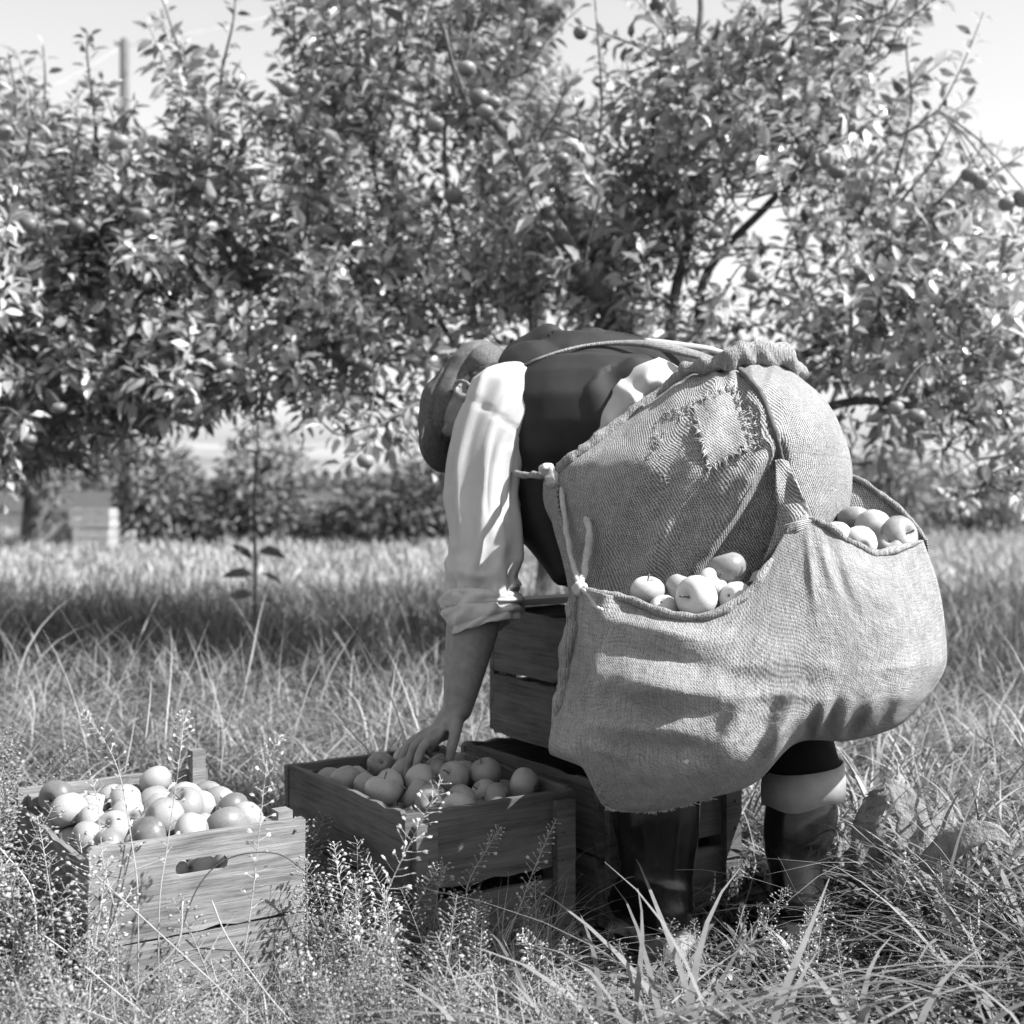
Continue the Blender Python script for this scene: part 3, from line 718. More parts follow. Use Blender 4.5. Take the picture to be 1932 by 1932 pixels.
def crate(key, label, mat, style):
    cx, cy, z, a = CRATES[key]; r = empty('apple_crate', (cx, cy, z), a); tag(r, label, 'crate', 'wooden apple crates')
    m = M[mat]; t = .014; W2, L2 = CW / 2, CL / 2
    J = lambda s=.0025: R.uniform(-s, s)
    for sy in (-1, 1):      # ends
        if style == 'slot':
            board('end_board', plate(CW, .115, t), m, r, (0, sy * (L2 - t / 2), .002), J(.004))
            board('end_board', plate(CW + .002, .158, t, (0, .105, .088, .026)), m, r, (0, sy * (L2 - t / 2) , .119), J(.004))
        else:
            board('end_board', plate(CW, .108, t), m, r, (J(), sy * (L2 - t / 2), .01), J(.004))
            board('end_board', plate(CW, .138, t), m, r, (J(), sy * (L2 - t / 2), .138), J(.006))
            for sx in (-1, 1): board('batten', plate(.042, .255 + J(.004), .016), m, r, (sx * (W2 - .034), sy * (L2 + .009), .006), 0)
    for sx in (-1, 1):      # sides
        hs = [(.0, .13), (.137, .137)] if style != 'tall' else [(.0, .13), (.137, .137)]
        if style == 'slot': hs = [(.0, .10), (.112, .128)]
        for z0, hh in hs:
            board('side_board', plate(CL - .032, hh, .010), m, r, (sx * (W2 - .007), 0, z0 + .004), pi / 2 + J(.004), J(.01))
        for sy in (-1, 1):  # corner posts inside
            hh = (.312 if (sx, sy) == (1, 1) else .284 if (sx, sy) == (1, -1) else .262) if style == 'slot' else .262
            MB().box((0, 0, hh / 2), (.026, .03, hh)).build('corner_post', m, r, False).location = (sx * (W2 - .028), sy * (L2 - .032), .004)
    for k in range(4):
        MB().box((0, 0, .005), (.078, CL - .034, .009)).build('floor_board', m, r, False).location = (-.1275 + .085 * k, 0, .004)
    nb = MB().tube([(0, 0, 0), (0, -.003, 0)], [.0028, .0022], 6).mesh('nail')
    for sx in (-1, 1):
        for zz in (.03, .08, .15, .20, .255):
            o = link('nail', nb, M['nail'], r); o.location = (sx * (W2 - .015) + J(.004), -L2 - (.017 if style != 'slot' else .0) - .0005, zz + J(.006))
            if style != 'slot': o.location.x = sx * (W2 - .034) + J(.008)
    return r
crate('left', 'pale weathered crate with hand slot, heaped with apples among the weeds', 'crate_pale', 'slot')
crate('mid', 'dark wooden crate the picker\'s hand reaches into, half full of apples', 'crate_dark', 'batten')
crate('low', 'dark crate behind the boots carrying another crate on top', 'crate_dark', 'batten')
up_ = crate('up', 'empty-looking crate stacked on another behind the picker\'s forearm', 'crate_dark', 'batten')

for yy in (-.2, .2): MB().box((0, 0, .282), (.030, .09, .016)).build('pale_lit_cleat', M['crate_pale'], up_, False).location = (-CW / 2 + .02, yy, 0)  # pale cleats added, their tone standing for sunlight along the top edge
MB().box((0, 0, .291), (CW + .03, .065, .014)).build('pale_lit_rail', M['paint'], up_, False).location = (0, CL / 2 - .04, 0)  # added rail, pale wood in place of sunlight on the rim
def fill_crate(key, n, floor, label, group, mound, rr, dens_fn=None, keep_out=()):
    cx, cy, z, a = CRATES[key]; rg = np.random.default_rng(len(key) * 7 + n)
    r = rg.uniform(rr[0], rr[1], n)
    lim = np.array([CW / 2 - .03, CL / 2 - .04])
    p = np.stack([rg.uniform(-1, 1, n) * (lim[0] - .03), rg.uniform(-1, 1, n) * (lim[1] - .03), rg.uniform(floor, floor + .15, n)], 1)
    for it in range(420):
        p[:, 2] -= .0022
        p[:, :2] *= 1 - mound
        d = p[:, None] - p[None]; L = np.linalg.norm(d, axis=2) + np.eye(n)
        ov = np.maximum(0, (r[:, None] + r[None]) * .97 - L) * (1 - np.eye(n))
        p += (d / L[..., None] * ov[..., None]).sum(1) * .42
        for q, qr in keep_out:
            e = p - q; l = np.linalg.norm(e, axis=1); o_ = np.maximum(0, r + qr - l); p += e / l[:, None] * o_[:, None]
        fl = floor if dens_fn is None else floor + dens_fn(p)
        p[:, 2] = np.maximum(p[:, 2], fl + r)
        for k in range(2):
            w = (p[:, 2] < .27)     # inside the walls
            c = lim[k] + .012 - r
            p[:, k] = np.where(w, np.clip(p[:, k], -c, c), np.clip(p[:, k], -lim[k], lim[k]))
    for q, rad in zip(p, r):
        w = np.array([cx + q[0] * cos(a) - q[1] * sin(a), cy + q[0] * sin(a) + q[1] * cos(a), z + q[2]])
        apple(w, rad, label, group, None, None, 'mid')
fill_crate('left', 120, .118, 'pale apple in the heap filling the weathered crate among the weeds', 'apples heaped in the pale crate', .0008, (.028, .037))
fill_crate('mid', 104, .14, 'apple in the dark crate under the picker\'s hand', 'apples in the dark crate', .0003, (.028, .036))
fill_crate('low', 20, .12, 'apple glimpsed in the shaded crate beneath the stacked one', 'apples in the shaded lower crate', .0002, (.031, .036))
# apples hanging in the trees
def hang(tree, nodes, spots, labels, group):
    for (u, v, d, rp), label in zip(spots, labels):
        d -= .22; p = at(u, v, d); j = np.argmin(np.linalg.norm(nodes - p, axis=1) + 2 * np.maximum(0, p[2] - nodes[:, 2]))
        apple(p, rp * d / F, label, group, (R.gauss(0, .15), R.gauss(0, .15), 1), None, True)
        q = nodes[j]; top = p + [0, 0, rp * d / F]
        B = np.array(tree.location)
        MB().tube(catmull([q, (q + top) / 2 + [0, 0, .03], top], 3) - B, [.004] * 4 + [.003] * 3, 4).build('fruiting_spur', M['bark'], tree)
hang(treeA, nodesA, [(1095, 62, 5.2, 14), (1640, 250, 5.3, 22), (1605, 240, 5.4, 18), (1550, 300, 5.3, 22), (1580, 325, 5.3, 18), (1520, 285, 5.4, 18), (1830, 330, 5.3, 17), (1850, 345, 5.3, 15), (1930, 375, 5.3, 19), (1900, 385, 5.3, 16), (1420, 520, 5.2, 16), (1060, 300, 5.3, 15), (1730, 785, 5.0, 17), (1690, 770, 5.1, 15), (1450, 80, 5.5, 15), (1470, 110, 5.5, 14), (1240, 10, 5.5, 16), (1910, 670, 5.2, 15), (1350, 440, 5.4, 14)],
     ['lone apple beside the bare upright stem against the sky', 'largest apple of the high cluster in the tree behind the picker', 'apple just beside the largest one in the high cluster', 'big apple low in the high cluster on the thick fork', 'lowest apple of the high cluster on the thick fork', 'apple at the inner end of the high cluster on the fork', 'upper apple of the pair near the open sky at the edge', 'lower apple of the pair near the open sky at the edge', 'apple cut by the picture edge beneath the sky', 'apple next to the one cut by the picture edge', "bright apple above the picker's rolled waistband", 'apple close to the thick slanting limb', 'apple at the end of the drooping bough beyond the hip', 'second apple on the drooping bough beyond the hip', 'upper apple of the two high in the crown behind the picker', 'lower apple of the two high in the crown behind the picker', 'apple at the top edge beside the upright leafy shoot', 'apple by the sky gap at the far edge above the bough', "apple near the sky gap above the picker's back"], 'apples on the tree behind the picker')
hang(treeB, nodesB, [(880, 130, 5.5, 18), (905, 185, 5.4, 20), (915, 210, 5.4, 18), (930, 195, 5.4, 16), (545, 170, 5.8, 17), (740, 180, 5.7, 14), (820, 235, 5.7, 18), (855, 370, 5.7, 19), (545, 300, 5.7, 15), (950, 375, 5.9, 14), (690, 870, 4.95, 17), (425, 685, 5.4, 17), (620, 555, 5.4, 12), (690, 690, 5.4, 14)],
     ['highest apple on the dark slanting branch above the cap', 'biggest apple of the clump on the slanting branch', 'lowest apple of the clump on the slanting branch', 'apple at the outer side of the clump on the slanting branch', 'apple high in the crown beside the open sky', 'small apple high in the middle of the broad tree', 'apple below the open sky between the upright shoots', 'big bright apple in the middle of the broad tree', "apple in the shade left of the crown's middle", "apple just beside the thick limb's underside", 'apple hanging lowest, over the hedge beside the cap', 'bright apple on the low bough over the pale field', 'small apple in the dark inner leaves of the broad tree', 'small apple on the low bough above the cap'], 'apples on the broad middle tree')
hang(treeC, nodesC, [(227, 268, 5.6, 17), (100, 400, 5.5, 13), (55, 425, 5.5, 18), (145, 425, 5.5, 15), (10, 250, 5.7, 16), (270, 405, 5.5, 13), (110, 770, 5.5, 14), (55, 830, 5.5, 14)],
     ['apple just below the utility pole', 'small apple beside the dark pair in the left tree', 'big apple nearest the picture edge in the left tree', 'dark apple of the pair beside the big edge apple', 'high apple cut by the left picture edge', 'apple at the inner side of the left tree', 'upper apple in the low dark boughs of the left tree', 'lower apple in the low dark boughs of the left tree'], 'apples on the left dark tree')

# ================================================================== the picker
def norm(v): v = np.asarray(v, float); return v / np.linalg.norm(v)
def ell(mb, c, ax, rad, seg=16, rings=10):
    """ellipsoid; ax = 3 unit axes"""
    A = np.stack([norm(a) * r for a, r in zip(ax, rad)], 1); V = []; 
    for i in range(rings + 1):
        t = pi * i / rings
        for j in range(seg):
            a = 2 * pi * j / seg; V.append(c + A @ np.array([sin(t) * cos(a), sin(t) * sin(a), cos(t)]))
    mb.add(V, [(i * seg + j, i * seg + (j + 1) % seg, (i + 1) * seg + (j + 1) % seg, (i + 1) * seg + j) for i in range(rings) for j in range(seg)])
def cap_(mb, p0, r0, p1, r1, k=7, seg=16):
    p0, p1 = np.array(p0, float), np.array(p1, float); t = norm(p1 - p0); P, rr = [], []
    for i in range(k):
        a = -pi / 2 + pi / 2 * i / (k - 1); P.append(p0 + t * r0 * sin(a)); rr.append(max(r0 * cos(a), 1e-4))
    for i in range(k):
        a = pi / 2 * i / (k - 1); P.append(p1 + t * r1 * sin(a)); rr.append(max(r1 * cos(a), 1e-4))
    mb.tube(P, rr, seg)
def chain(mb, pts, rads, seg=16):
    for i in range(len(pts) - 1): cap_(mb, pts[i], rads[i], pts[i + 1], rads[i + 1], 7, seg)
def remesh(mb, name, mat, parent, voxel, smooth=6, fn=None):
    me = mb.mesh(name); bm = bmesh.new(); bm.from_mesh(me); bmesh.ops.remove_doubles(bm, verts=bm.verts, dist=1e-5); bmesh.ops.recalc_face_normals(bm, faces=bm.faces); bm.to_mesh(me); bm.free()
    o = bpy.data.objects.new(name, me); col.objects.link(o)
    md = o.modifiers.new('r', 'REMESH'); md.mode = 'VOXEL'; md.voxel_size = voxel
    if smooth: s = o.modifiers.new('s', 'SMOOTH'); s.iterations = smooth; s.factor = .5
    dg = bpy.context.evaluated_depsgraph_get(); m2 = bpy.data.meshes.new_from_object(o.evaluated_get(dg)); o.modifiers.clear()
    o.data = m2; bpy.data.meshes.remove(me); m2.name = name
    if fn is not None:
        n = len(m2.vertices); V = np.empty(n * 3, np.float32); m2.vertices.foreach_get('co', V); V = V.reshape(-1, 3)
        Nn = np.empty(n * 3, np.float32); m2.vertices.foreach_get('normal', Nn); Nn = Nn.reshape(-1, 3)
        V = V + Nn * fn(V.astype(float))[:, None]; m2.vertices.foreach_set('co', V.astype(np.float32).ravel()); m2.update()
    m2.polygons.foreach_set('use_smooth', [True] * len(m2.polygons)); m2.materials.clear(); m2.materials.append(mat)
    if parent is not None: o.parent = parent
    return o
X, Y, Z = np.eye(3)
# joints
sho = at(948, 770, 2.79); elb = at(912, 1070, 2.75); wri = at(864, 1335, 2.70)
chN, chF = at(1062, 800, 2.82), at(1115, 748, 3.10)          # ribcage, near and far side
miN, miF = at(1190, 800, 2.80), at(1235, 765, 3.02)
pel = np.array([.455, 2.74, .86]); hipL, hipR = pel + [-.085, -.05, 0], pel + [.085, .06, 0]
kneeL, kneeR = np.array([.27, 2.66, .47]), np.array([.51, 2.74, .47])
ankL, ankR = np.array([.262, 2.50, .10]), np.array([.535, 2.585, .10])
neck = at(985, 725, 2.93); H = at(906, 766, 2.90)
cdir = norm([-.70, .62, .35]); fdir = norm([-.5, -.085, -.85]); ldir = np.cross(cdir, fdir); ldir = norm(ldir)
if ldir[1] > 0: ldir = -ldir                                # towards the camera

body = MB()
chain(body, [pel, (miN + miF) / 2, (chN + chF) / 2], [.13, .12, .13])
chain(body, [chN, chF], [.10, .10]); chain(body, [miN + [0, .06, 0], miF], [.09, .09])
chain(body, [(chN + chF) / 2, neck, H + cdir * -.02], [.10, .058, .06])
chain(body, [chN, sho], [.08, .062]); chain(body, [sho, elb, wri + (elb - wri) * .55, wri + (elb - wri) * .15, wri], [.055, .048, .053, .037, .030])
shoR = at(1020, 745, 3.16); elR = np.array([.30, 3.16, .86]); wrR = np.array([.42, 2.93, .66])
chain(body, [chF, shoR, elR, wrR, wrR + [.03, -.03, -.07]], [.09, .062, .045, .030, .034])
for k in range(4):
    b0 = wrR + np.array([.03 + .018 * (k - 1.5), -.03, -.09]); chain(body, [b0, b0 + [.012, -.012, -.04], b0 + [.012, .0, -.075]], [.0095, .009, .0075], 8)
chain(body, [wrR + [0, -.03, -.04], wrR + [-.03, -.05, -.07]], [.011, .009], 8)
chain(body, [hipL, kneeL, ankL + [0, 0, .12], ankL], [.09, .06, .045, .04]); chain(body, [hipR, kneeR, ankR + [0, 0, .12], ankR], [.09, .06, .045, .04])
for an, fw_ in ((ankL, norm([-.55, 1, 0])), (ankR, norm([-.04, 1, 0]))): chain(body, [an + [0, 0, -.03], an + fw_ * .13 + [0, 0, -.055]], [.036, .028])
# head and face
ell(body, H, (fdir, ldir, cdir), (.094, .074, .108))
ell(body, H + fdir * .03 - cdir * .075, (fdir, ldir, cdir), (.062, .055, .05))        # jaw
ell(body, H + fdir * .100 - cdir * .018, (fdir, ldir, cdir), (.020, .013, .026))      # nose
ell(body, H + fdir * .088 - cdir * .058, (fdir, ldir, cdir), (.010, .026, .007)); ell(body, H + fdir * .086 - cdir * .072, (fdir, ldir, cdir), (.010, .022, .007))   # lips
for s in (-1, 1):
    ell(body, H + fdir * .083 + cdir * .018 + ldir * .03 * s, (fdir, ldir, cdir), (.012, .018, .008))   # brow
    ec = H - fdir * .004 - cdir * .008 + ldir * .074 * s
    ring = [ec + (fdir * .015 * cos(a) - cdir * -.027 * sin(a)) + ldir * s * (.008 - .006 * cos(a)) for a in np.linspace(0, 2 * pi, 13)]
    body.tube(ring, .0058, 8, False); ell(body, ec - ldir * .009 * s, (fdir, ldir, cdir), (.012, .005, .021))
# the reaching hand
palm = at(835, 1376, 2.69)
ell(body, palm, (norm(palm - wri), Y, Z), (.052, .040, .020)); chain(body, [wri, palm], [.028, .024])
HAND = [((812, 1378, 2.745), (776, 1398, 2.760), (756, 1424, 2.762), (750, 1450, 2.758)),
        ((806, 1382, 2.715), (772, 1406, 2.715), (757, 1434, 2.712), (754, 1462, 2.708)),
        ((808, 1386, 2.685), (782, 1408, 2.672), (771, 1438, 2.668), (768, 1468, 2.668)),
        ((816, 1390, 2.660), (796, 1412, 2.640), (787, 1436, 2.634), (783, 1460, 2.634))]
for fpts, rr in zip(HAND, (.0085, .0092, .0095, .0092)):
    P_ = [at(*q) for q in fpts]; chain(body, [palm + (P_[0] - palm) * .3] + P_, [.014, rr * 1.25, rr * 1.08, rr, rr * .85], 10)
P_ = [at(*q) for q in ((862, 1362, 2.665), (858, 1388, 2.645), (852, 1410, 2.640), (848, 1432, 2.642))]
chain(body, [at(855, 1352, 2.69)] + P_, [.018, .0145, .012, .0115, .0095], 10)
person = remesh(body, 'person', M['skin'], None, .0048, 4)
tag(person, 'person in flat cap and dark waistcoat bending over to reach into a crate', 'person')

def folds(scale, amp, seed, stretch=(1, 1, 1)):
    st_ = np.array(stretch, float)
    return lambda V: amp * (1 - 2 * np.abs(vnoise(V * st_, scale, seed))) * .7 + amp * .5 * vnoise(V * st_, scale * 2.3, seed + 1)
def cloth_tube(name, C, rad, mat, parent, fn, nt_=96, per=16, squash=1.0, ref=(1., 0, 0)):
    """loose tube of cloth round a centre line; fn(theta, s) -> extra radius"""
    C = catmull(np.array(C), per); k = len(C); r = np.interp(np.linspace(0, 1, k), np.linspace(0, 1, len(rad)), rad)
    th = np.linspace(0, 2 * pi, nt_, endpoint=False); V = []
    for i in range(k):
        t = norm(C[min(i + 1, k - 1)] - C[max(i - 1, 0)]); a_ = np.array(ref) - t * np.dot(ref, t); a_ = norm(a_); b_ = np.cross(t, a_)
        rr = r[i] + fn(th, np.full(nt_, i / (k - 1)))
        V.append(C[i] + rr[:, None] * (np.cos(th)[:, None] * a_ + squash * np.sin(th)[:, None] * b_))
    V = np.array(V).reshape(-1, 3); idx = np.arange(k * nt_).reshape(k, nt_); nx = np.roll(idx, -1, 1)
    Q = np.stack([idx[:-1], idx[1:], nx[1:], nx[:-1]], -1).reshape(-1, 4)
    o = link(name, np_mesh(name, V, Q), mat, parent); sd = o.modifiers.new('t', 'SOLIDIFY'); sd.thickness = .003; sd.offset = -1
    return o
def ridged(x, y, seed, sharp=1.6): return (1 - np.abs(vnoise(np.stack([x, y, np.zeros_like(x)], 1), 1.0, seed))) ** sharp
def wrap(th): return np.cos(th) * 1.3, np.sin(th) * 1.3
def sleeve_f(th, s_):
    c, q = wrap(th); lo_ = np.clip((s_ - .62) / .25, 0, 1); P3 = np.stack([c * 1.6, q * 1.6, s_ * 2.2], 1); P4 = np.stack([c * .9 + s_ * 2, q * .9, s_ * 13], 1); P5 = np.stack([c * 2.2 + 5, q * 2.2, s_ * 5.5 + c * 1.5], 1)
    f1 = (1 - np.abs(vnoise(P3, 1.0, 3))) ** 2.2; f2 = (1 - np.abs(vnoise(P4, 1.0, 5))) ** 2.5; f3 = (1 - np.abs(vnoise(P5, 1., 8))) ** 3
    up = np.clip(s_ / .2, 0, 1)
    return .017 * (f1 - .5) * up + .016 * (f2 - .5) * lo_ + .007 * (f3 - .4) * up - .004 * np.exp(-((s_ - .26 - .02 * c) / .007) ** 2)
# shirt: sleeve, collar and the tail that has come out at the waist
sl = MB()
chain(sl, [chN + [-.01, .03, .01], at(962, 764, 2.81)], [.10, .076])
chain(sl, [chF, shoR, elR], [.11, .082, .065]); chain(sl, [elR, (elR + wrR) / 2], [.065, .05])
chain(sl, [at(1050, 740, 2.95), at(985, 725, 2.95)], [.10, .068])
shirt = remesh(sl, 'shirt', M['shirt'], person, .006, 5, folds(9, .004, 4))
cloth_tube('sleeve', [at(985, 715, 2.84), at(962, 755, 2.80), at(925, 845, 2.775), at(914, 935, 2.76), at(920, 1020, 2.745), at(914, 1095, 2.73), at(908, 1150, 2.72)], [.045, .078, .074, .071, .069, .066, .063], M['shirt'], shirt, sleeve_f, squash=.95)
def cuff_f(th, s_):
    c, q = wrap(th); P3 = np.stack([c * 1.5, q * 1.5, s_ * 3.5 + c * .8], 1); P4 = np.stack([c * 4, q * 4, s_ * 4], 1)
    return .011 * np.abs(np.sin(s_ * pi * 2.5)) ** .6 * (.7 + .3 * np.sin(2 * th + 1)) + .012 * ((1 - np.abs(vnoise(P3, 1., 12))) ** 2.2 - .5) + .005 * vnoise(P4, 1., 14)
cloth_tube('rolled_cuff', [at(911, 1118, 2.726), at(910, 1140, 2.722), at(912, 1165, 2.716), at(917, 1186, 2.710)], [.066, .068, .066, .056], M['shirt'], shirt, cuff_f, per=10)
tailG = [[(1243, 674, 2.70), (1262, 682, 2.655), (1282, 694, 2.64), (1300, 708, 2.66)], [(1196, 694, 2.69), (1218, 708, 2.635), (1240, 726, 2.62), (1262, 748, 2.65)], [(1156, 734, 2.68), (1178, 750, 2.628), (1200, 768, 2.615), (1222, 792, 2.65)], [(1130, 786, 2.68), (1146, 800, 2.635), (1164, 816, 2.625), (1184, 836, 2.66)], [(1106, 836, 2.69), (1120, 848, 2.65), (1136, 860, 2.64), (1150, 872, 2.67)]]
def tail_lump(u, v):
    t = (u - v)      # folds run along the band
    return .006 * np.sin((u + v) * .028 * 2.6 + 2 * vnoise(np.stack([u.ravel(), v.ravel(), 0 * u.ravel()], 1), .02, 3).reshape(u.shape)) + .008 * np.sin(t * .075 + 1.8 * vnoise(np.stack([u.ravel(), v.ravel(), 0 * u.ravel()], 1), .03, 5).reshape(u.shape))
TAIL = (tailG, tail_lump)
# waistcoat
vb = MB()
chain(vb, [chN + [.0, .02, .0], miN, pel + [-.10, -.02, .06]], [.150, .148, .13]); chain(vb, [chF, miF, pel + [-.02, .10, .08]], [.155, .140, .13])
chain(vb, [(chN + chF) / 2 + [0, 0, .01], (miN + miF) / 2, pel + [-.06, .04, .06]], [.168, .158, .14])
chain(vb, [at(1010, 735, 2.90), chN], [.105, .13]); chain(vb, [at(1035, 705, 3.06), chF], [.11, .13])
chain(vb, [at(1020, 880, 2.84), at(1030, 980, 2.81), at(1062, 1080, 2.76)], [.10, .07, .032])
chain(vb, [at(1060, 900, 2.95), at(1090, 1060, 2.86)], [.11, .06]); chain(vb, [at(1120, 900, 2.9), at(1150, 1060, 2.80)], [.13, .09])
vest = remesh(vb, 'waistcoat', M['vest'], person, .007, 6, lambda V: .006 * np.sin(V[:, 0] * 60 + V[:, 2] * 25 + 3 * vnoise(V, 5, 2)) * (vnoise(V, 4, 9) > -.1) + .005 * vnoise(V, 10, 5))
# neckband strap of the waistcoat and the apron cords over the back
def cloth_strip(name, pts, widths, mat, parent, thick=.004):
    P_ = catmull(np.array(pts), 8); w = np.interp(np.linspace(0, 1, len(P_)), np.linspace(0, 1, len(widths)), widths); mb = MB(); V = []
    for i in range(len(P_)):
        t = norm(P_[min(i + 1, len(P_) - 1)] - P_[max(i - 1, 0)]); s = norm(np.cross(t, norm([.0, -.75, .66]))); nn = np.cross(s, t)
        for a_, b_ in ((-1, -1), (-.5, .2), (0, .6), (.5, .2), (1, -1), (0, -1.2)): V.append(P_[i] + s * w[i] * a_ + nn * thick * b_)
    k = len(P_); Fq = [(i * 6 + j, i * 6 + (j + 1) % 6, (i + 1) * 6 + (j + 1) % 6, (i + 1) * 6 + j) for i in range(k - 1) for j in range(6)]
    Fq += [tuple(range(5, -1, -1)), tuple((k - 1) * 6 + j for j in range(6))]
    return mb.add(V, Fq).build(name, mat, parent)
# trousers and boots
tr = MB()
chain(tr, [pel, hipL, kneeL, ankL + [0, .03, .2]], [.15, .125, .092, .082]); chain(tr, [pel, hipR, kneeR, np.array([.553, 2.605, .285])], [.15, .13, .095, .071])
chain(tr, [at(1260, 740, 2.72), at(1215, 790, 2.70), at(1200, 860, 2.72)], [.055, .06, .06])
remesh(tr, 'trousers', M['trousers'], person, .008, 5, folds(12, .006, 15))
def boot(an, top, r_top, lean, label):
    mb = MB(); fwd = norm([lean, 1, 0]); sid = np.array([fwd[1], -fwd[0], 0])
    chain(mb, [top, top * .5 + (an + [0, 0, .03]) * .5, an + [0, 0, .03]], [r_top, r_top * .97, r_top * .80])
    chain(mb, [an + [0, 0, .03], an + [0, 0, -.035] - fwd * .030], [r_top * .80, .050]); chain(mb, [an + [0, 0, -.035] - fwd * .030, an + fwd * .07 + [0, 0, -.035], an + fwd * .16 + [0, 0, -.05]], [.050, .048, .040])
    ell(mb, an + fwd * .17 + [0, 0, -.055], (fwd, sid, Z), (.055, .048, .035))
    o = remesh(mb, 'boot', M['rubber'], person, .006, 5, lambda V: np.where(V[:, 2] > .05, .006 * ((1 - np.abs(vnoise(V * [1.2, 1.2, 1.3], 9, 3))) ** 2 - .5) * np.clip((.34 - V[:, 2]) * 6, 0, 1), 0) + .004 * vnoise(V, 9, 6))
    s = MB()      # sole with its raised heel
    outl = [(-.078, .0), (-.07, .032), (-.03, .038), (.05, .038), (.12, .05), (.19, .042), (.225, 0), (.19, -.042), (.12, -.05), (.05, -.038), (-.03, -.038), (-.07, -.032)]
    for z0, z1, sub in ((-.095, -.072, outl), (-.118, -.094, [p for p in outl if p[0] < .0] + [(0, -.036), (0, .036)])):
        sub = sorted(sub, key=lambda p: math.atan2(p[1], p[0] + (.03 if z0 < -.1 else -.06)))
        n = len(sub); V = [an + fwd * x + sid * y + [0, 0, z0] for x, y in sub] + [an + fwd * x + sid * y + [0, 0, z1] for x, y in sub]
        s.add(V, [tuple(range(n - 1, -1, -1)), tuple(range(n, 2 * n))] + [(i, (i + 1) % n, n + (i + 1) % n, n + i) for i in range(n)])
    s.build('sole', M['sole'], o, False)
    return o
bl_ = boot(ankL, np.array([.268, 2.515, .34]), .084, -.55, 'l')
br_ = boot(ankR, np.array([.548, 2.602, .22]), .069, -.04, 'r')
# folded-down boot top, a crisp flared band
def band(name, c, r0, r1, z0, z1, mat, parent, th=.004, wob=.004, tilt=(0, 0)):
    n = 40; V = []
    for rr, zz in ((r0 - th, z0), (r0, z0 + .002), ((r0 + r1) / 2 + .002, (z0 + z1) / 2), (r1, z1), (r1 - th, z1), (r0 - th - .002, z0 - .01)):
        for j in range(n):
            a = 2 * pi * j / n; w = wob * sin(3 * a + 1) + wob * .6 * sin(5 * a)
            V.append((c[0] + (rr + w) * cos(a), c[1] + (rr + w) * .95 * sin(a), zz + tilt[0] * cos(a) * rr + tilt[1] * sin(a) * rr + (.004 * sin(4 * a) if zz == z1 else 0)))
    m = 6; return MB().add(V, [(i * n + j, i * n + (j + 1) % n, ((i + 1) % m) * n + (j + 1) % n, ((i + 1) % m) * n + j) for i in range(m) for j in range(n)]).build(name, mat, parent)
band('folded_boot_top', (.553, 2.60), .0755, .079, .300, .236, M['lining'], br_, tilt=(.12, 0), wob=.002)
# cap
cb = MB()
ell(cb, H + cdir * .052 - fdir * .020, (fdir, ldir, cdir), (.118, .090, .062)); ell(cb, H + cdir * .062 + fdir * .03, (fdir, ldir, cdir), (.098, .086, .056))
ell(cb, H - fdir * .072 + cdir * .022, (fdir, ldir, cdir), (.056, .080, .058))
def cap_fn(V):
    c_ = (V - H) @ cdir; l_ = (V - H) @ ldir; f_ = (V - H) @ fdir
    gr = -.005 * np.exp(-((c_ + .25 * f_ - .062) / .004) ** 2) - .005 * np.exp(-((c_ - .02 + .18 * f_) / .004) ** 2) - .004 * np.exp(-((l_ - .02) / .003) ** 2)
    return gr + .003 * np.sin(f_ * 60 + 3 * vnoise(V, 9, 2)) + .004 * vnoise(V, 13, 7)
cap_o = remesh(cb, 'flat_cap', M['cap'], person, .0042, 5, cap_fn)
pk = MB(); ell(pk, H + cdir * .040 + fdir * .112, (norm(fdir - .35 * cdir), ldir, norm(cdir + .35 * fdir)), (.058, .080, .014), 24, 10)
remesh(pk, 'peak', M['cap'], cap_o, .004, 3, None)
hb = MB(); ell(hb, H - fdir * .035 - cdir * .02, (fdir, ldir, cdir), (.072, .0775, .062))
remesh(hb, 'hair', M['hair'], person, .004, 2, folds(70, .004, 20))
#BAG
# ================================================================== the sacking apron with its picking pouch
def sheet_px(name, G, n, mat, parent, lump=None, thick=.004, uvscale=1.0, sharp=None):
    """G: rows x columns of (u, v, d) -> smooth double-sided cloth"""
    G = np.array(G, float)
    A = catmull(G, n); A = np.swapaxes(catmull(np.swapaxes(A, 0, 1), n), 0, 1)
    nr, nc = A.shape[:2]
    if lump is not None: A[..., 2] -= lump(A[..., 0], A[..., 1])
    W = np.stack([(A[..., 0] - CU) * A[..., 2] / F, A[..., 2], CAMZ - (A[..., 1] - HV) * A[..., 2] / F], -1)
    du = np.linalg.norm(np.diff(W, axis=1), axis=2); dv = np.linalg.norm(np.diff(W, axis=0), axis=2)
    Uc = np.concatenate([np.zeros((nr, 1)), np.cumsum(du, 1)], 1); Vc = np.concatenate([np.zeros((1, nc)), np.cumsum(dv, 0)], 0)
    Uc = Uc - Uc.mean(1, keepdims=True)
    idx = np.arange(nr * nc).reshape(nr, nc)
    Q = np.stack([idx[:-1, :-1], idx[1:, :-1], idx[1:, 1:], idx[:-1, 1:]], -1).reshape(-1, 4)
    me = np_mesh(name, W.reshape(-1, 3), Q, uv=np.stack([Uc.ravel(), Vc.ravel()], 1) * uvscale)
    o = link(name, me, mat, parent)
    s = o.modifiers.new('thick', 'SOLIDIFY'); s.thickness = thick; s.offset = -1
    return o, W

